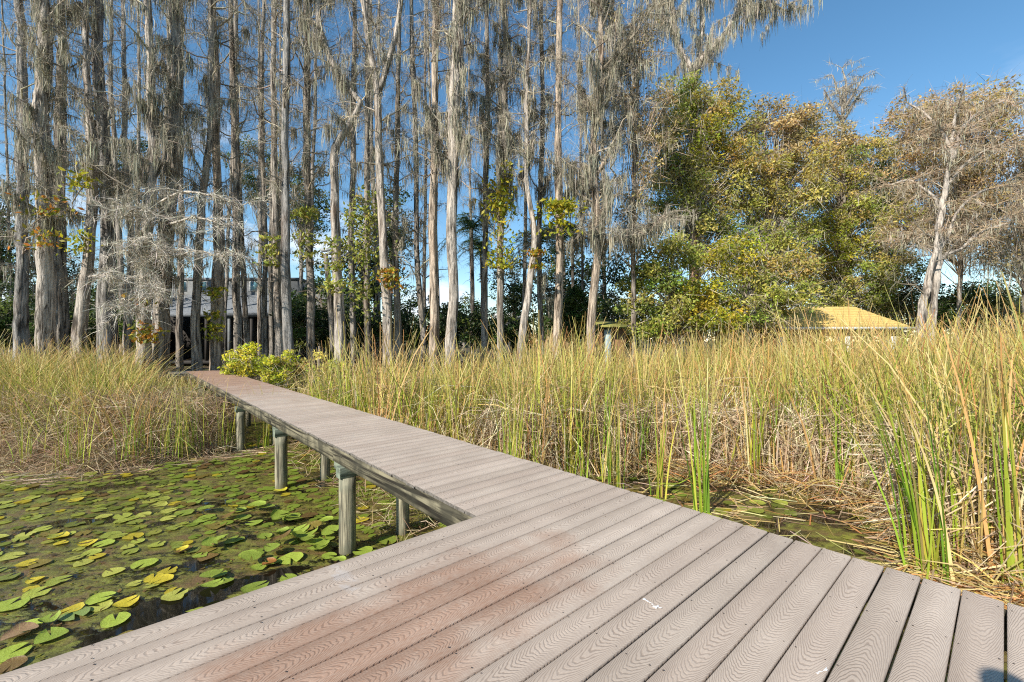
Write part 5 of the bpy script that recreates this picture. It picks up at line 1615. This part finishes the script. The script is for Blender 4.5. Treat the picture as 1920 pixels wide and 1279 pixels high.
# pocket of open water right of the boards
for _ in range(70):
    s = pr.uniform(0.6, 4.8); p = pr.uniform(6.0, float(front_right(s)) + 0.3)
    x, y = ps(p, s); cand.append((x, y, pr.uniform(0.06, 0.12)))
cand.sort(key=lambda c: -c[2] / c[1] ** 1.5)
rest = Geo()
for k, (x, y, r) in enumerate(cand):
    p, s = to_ps(x, y)
    q = pr.random()
    col = np.array(PGREEN[pr.integers(0, 5)]) * pr.uniform(0.8, 1.15)
    if q < 0.06: col = np.array(YEL) * pr.uniform(0.7, 1)
    elif q < 0.12: col = np.array(BRN) * pr.uniform(0.7, 1.2)
    elif q < 0.2: col = np.array(lin(128, 112, 52))
    near_walk = p > 0.6 and s > 3.0
    if near_walk and q > 0.2: col = np.array(FRESH) * pr.uniform(0.75, 1.15)
    if k < 270:
        raised = near_walk and pr.random() < 0.4
        o = pad(x, y, r * (1.15 if near_walk else 1), col, 0.16 if raised else 0.03, pr.integers(2, 5) if raised else None, z=pr.uniform(0.04, 0.12) if raised else None)
        cw = 'yellow' if q < 0.06 else 'brown decaying' if q < 0.12 else 'dull tan' if q < 0.2 else ('tilted fresh green' if raised else 'fresh green' if near_walk else 'olive green')
        if p > 5.5: where, gr = 'in the open pocket right of the boardwalk', 'lily pads right of the boardwalk'
        elif near_walk:
            where = ('beside the nearest boardwalk post' if s < 6.2 else 'around the second boardwalk post' if s < 9.2 else 'near the third boardwalk post') if p < 2.3 else 'half hidden under the boardwalk'
            gr = 'lily pads around the posts'
        else:
            where = 'close to the platform edge' if s < 5.6 else 'by the straw of the left shore' if y > front_left(x) - 1.2 else 'at the left side of the pond' if x < -5.5 else 'in the middle of the pond'
            gr = 'lily pads on the pond'
        tag(o, cw + ' lily pad ' + where, 'lily pad', gr)
    else:
        n = 14
        th = np.linspace(0.25, 6.03, n) + pr.uniform(0, 6.28)
        V = np.concatenate([[[x, y, 0.014]], np.stack([x + r * np.cos(th), y + r * np.sin(th), np.full(n, 0.010 + pr.uniform(0, 0.01))], 1)])
        rest.add(V, tris=[[0, i + 1, i + 2] for i in range(n - 1)], col=col)
if rest.n:
    tag(rest.obj('small_lily_pads', M_LEAF), 'small far lily pads and duckweed patches on the pond', 'lily pads', kind='stuff')

# duckweed and algae scraps floating between the pads
ar = np.random.default_rng(44)
n = 16000
x = ar.uniform(-11, 2.2, n); y = ar.uniform(2.4, 10.3, n)
p, s = to_ps(x, y)
den = 0.5 + 0.5 * np.sin(x * 2.1 + 1.5 * np.sin(y * 1.7)) * np.sin(y * 2.6 + np.sin(x * 1.4))
hole = ((p - 0.45) / 0.95) ** 2 + ((s - 5.08) / 0.26) ** 2
ok = (s > 2.7) & (ar.random(n) < den) & (hole > 1.0) & (np.abs(x) < y * 1.25 + 0.4)
N = ok.sum()
C = np.stack([x[ok], y[ok], ar.uniform(0.004, 0.009, N)], 1)
a = ar.uniform(0, 6.28, N); r = ar.uniform(0.006, 0.022, N)
d1_ = np.stack([np.cos(a), np.sin(a), ar.normal(0, 0.12, N)], 1); d2_ = np.stack([-np.sin(a), np.cos(a), ar.normal(0, 0.12, N)], 1)
V = np.stack([C - d1_ * r[:, None] * 1.6, C + d2_ * r[:, None], C + d1_ * r[:, None] * 1.5, C - d2_ * r[:, None] * 0.8], 1)
g = Geo()
g.add(V.reshape(-1, 3), np.arange(N * 4).reshape(N, 4), col=np.repeat(mixcol(ar, N, [lin(112, 116, 48), lin(136, 136, 58), lin(96, 84, 48), lin(132, 108, 66), lin(84, 92, 40)], jit=0.2), 4, 0))
tag(g.obj('floating_algae', M_LEAF), 'scraps of algae and duckweed floating between the lily pads', 'algae', kind='stuff')

# ------------------------------------------------------------------ the photographer, standing behind the camera (only the head's shadow falls into view)
def mat_person():
    t = NT('clothes_and_skin')
    z = t.n('SeparateXYZ', i0=t.n('TexCoord').outputs['Object']).outputs[2]
    y = t.n('SeparateXYZ', i0=t.n('TexCoord').outputs['Object']).outputs[0]
    c = t.mix(t.math('GREATER_THAN', z, 0.07), (0.03, 0.03, 0.03), (0.05, 0.06, 0.10))
    c = t.mix(t.math('GREATER_THAN', z, 0.93), c, (0.12, 0.16, 0.22))
    c = t.mix(t.math('GREATER_THAN', z, 1.46), c, (0.50, 0.33, 0.25))
    hand = t.math('MULTIPLY', t.math('GREATER_THAN', t.math('ABSOLUTE', y), 0.235), t.math('LESS_THAN', z, 0.87))
    c = t.mix(hand, c, (0.50, 0.33, 0.25))
    return t.done(t.principled(c, 0.8))


def person(label, loc, rz):
    J = {}; E = []; R = {}

    def j(n, co, r, par=None):
        J[n] = co; R[n] = r
        if par: E.append((par, n))
    j('pelvis', (0, 0, 0.95), (0.15, 0.11)); j('waist', (0, 0, 1.08), (0.135, 0.10), 'pelvis'); j('chest', (0, 0.01, 1.28), (0.155, 0.115), 'waist')
    j('collar', (0, 0, 1.42), (0.10, 0.075), 'chest'); j('neck', (0, 0.005, 1.50), (0.055, 0.055), 'collar'); j('jaw', (0, 0.02, 1.56), (0.065, 0.075), 'neck')
    j('face', (0, 0.012, 1.64), (0.076, 0.095), 'jaw'); j('crown', (0, -0.005, 1.70), (0.066, 0.08), 'face')
    for sd, q in ((-1, 'l'), (1, 'r')):
        j('sh' + q, (sd * 0.17, 0, 1.39), (0.06, 0.06), 'collar'); j('el' + q, (sd * 0.235, -0.03, 1.12), (0.043, 0.043), 'sh' + q); j('wr' + q, (sd * 0.26, 0.0, 0.88), (0.028, 0.03), 'el' + q)
        j('pa' + q, (sd * 0.265, 0.01, 0.81), (0.022, 0.036), 'wr' + q)
        for f, (dy, l) in enumerate(((0.032, 0.075), (0.011, 0.085), (-0.011, 0.078), (-0.031, 0.062))):
            j('fa%d%s' % (f, q), (sd * 0.268, 0.012 + dy, 0.775), (0.0095, 0.0095), 'pa' + q)
            j('fb%d%s' % (f, q), (sd * 0.262, 0.018 + dy, 0.775 - l * 0.55), (0.0088, 0.0088), 'fa%d%s' % (f, q))
            j('fc%d%s' % (f, q), (sd * 0.248, 0.024 + dy, 0.775 - l), (0.0078, 0.0078), 'fb%d%s' % (f, q))
        j('ta' + q, (sd * 0.258, 0.052, 0.83), (0.011, 0.011), 'pa' + q); j('tb' + q, (sd * 0.248, 0.07, 0.79), (0.0095, 0.0095), 'ta' + q)
        j('hi' + q, (sd * 0.09, 0, 0.90), (0.09, 0.095), 'pelvis'); j('kn' + q, (sd * 0.105, 0.02, 0.50), (0.058, 0.06), 'hi' + q); j('cf' + q, (sd * 0.11, -0.01, 0.33), (0.052, 0.055), 'kn' + q)
        j('an' + q, (sd * 0.115, -0.01, 0.09), (0.037, 0.04), 'cf' + q); j('to' + q, (sd * 0.13, 0.15, 0.035), (0.04, 0.032), 'an' + q)
    names = list(J); idx = {n: i for i, n in enumerate(names)}
    me = bpy.data.meshes.new('person'); me.from_pydata([J[n] for n in names], [(idx[a], idx[b]) for a, b in E], [])
    o = bpy.data.objects.new('person', me); COL.objects.link(o)
    sk = o.modifiers.new('skin', 'SKIN'); sk.use_smooth_shade = True
    if not me.skin_vertices: me.attributes  # layer is made by the modifier
    lay = me.skin_vertices[0].data if me.skin_vertices else None
    if lay is None:
        import bmesh
        bm = bmesh.new(); bm.from_mesh(me); bm.verts.layers.skin.verify(); bm.to_mesh(me); bm.free()
        lay = me.skin_vertices[0].data
    for n in names:
        lay[idx[n]].radius = R[n]; lay[idx[n]].use_root = (n == 'pelvis')
    sb = o.modifiers.new('smooth', 'SUBSURF'); sb.levels = 1; sb.render_levels = 2
    me.materials.append(mat_person())
    o.location = loc; o.rotation_euler = (0, 0, rz)
    tag(o, label, 'person')
    hair = Geo()
    th = np.linspace(0, 2 * np.pi, 20, endpoint=False); ph = np.linspace(-0.35, np.pi / 2, 8)
    PH, TH = np.meshgrid(ph, th, indexing='ij')
    V = np.stack([0.083 * np.cos(TH) * np.cos(PH), 0.10 * np.sin(TH) * np.cos(PH) - 0.012, 1.665 + 0.09 * np.sin(PH) + 0.03 * np.maximum(0, np.sin(TH)) * (PH < 0.2)], -1)
    i, k = np.meshgrid(np.arange(7), np.arange(20), indexing='ij')
    hair.add(V.reshape(-1, 3), np.stack([i * 20 + k, i * 20 + (k + 1) % 20, (i + 1) * 20 + (k + 1) % 20, (i + 1) * 20 + k], -1).reshape(-1, 4))
    hair.obj('hair', mat_plain('dark_hair', (0.035, 0.025, 0.018), 0.6), o, True)
    fc = Geo()
    add_tube(fc, np.array([[0, 0.105, 1.655], [0, 0.122, 1.625], [0, 0.112, 1.612]]), [0.008, 0.013, 0.008], 8)
    fc.obj('nose', o.data.materials[0], o, True)
    for sd in (-1, 1):
        e = Geo(); add_tube(e, np.array([[sd * 0.078, -0.005, 1.61], [sd * 0.085, -0.012, 1.64], [sd * 0.08, -0.006, 1.665]]), [0.008, 0.014, 0.009], 8)
        e.obj('ear', o.data.materials[0], o, True)
    return o


person('photographer in dark trousers and blue shirt standing on the platform behind the camera', (0.115, -0.335, DECK_Z + 0.004), -0.3)
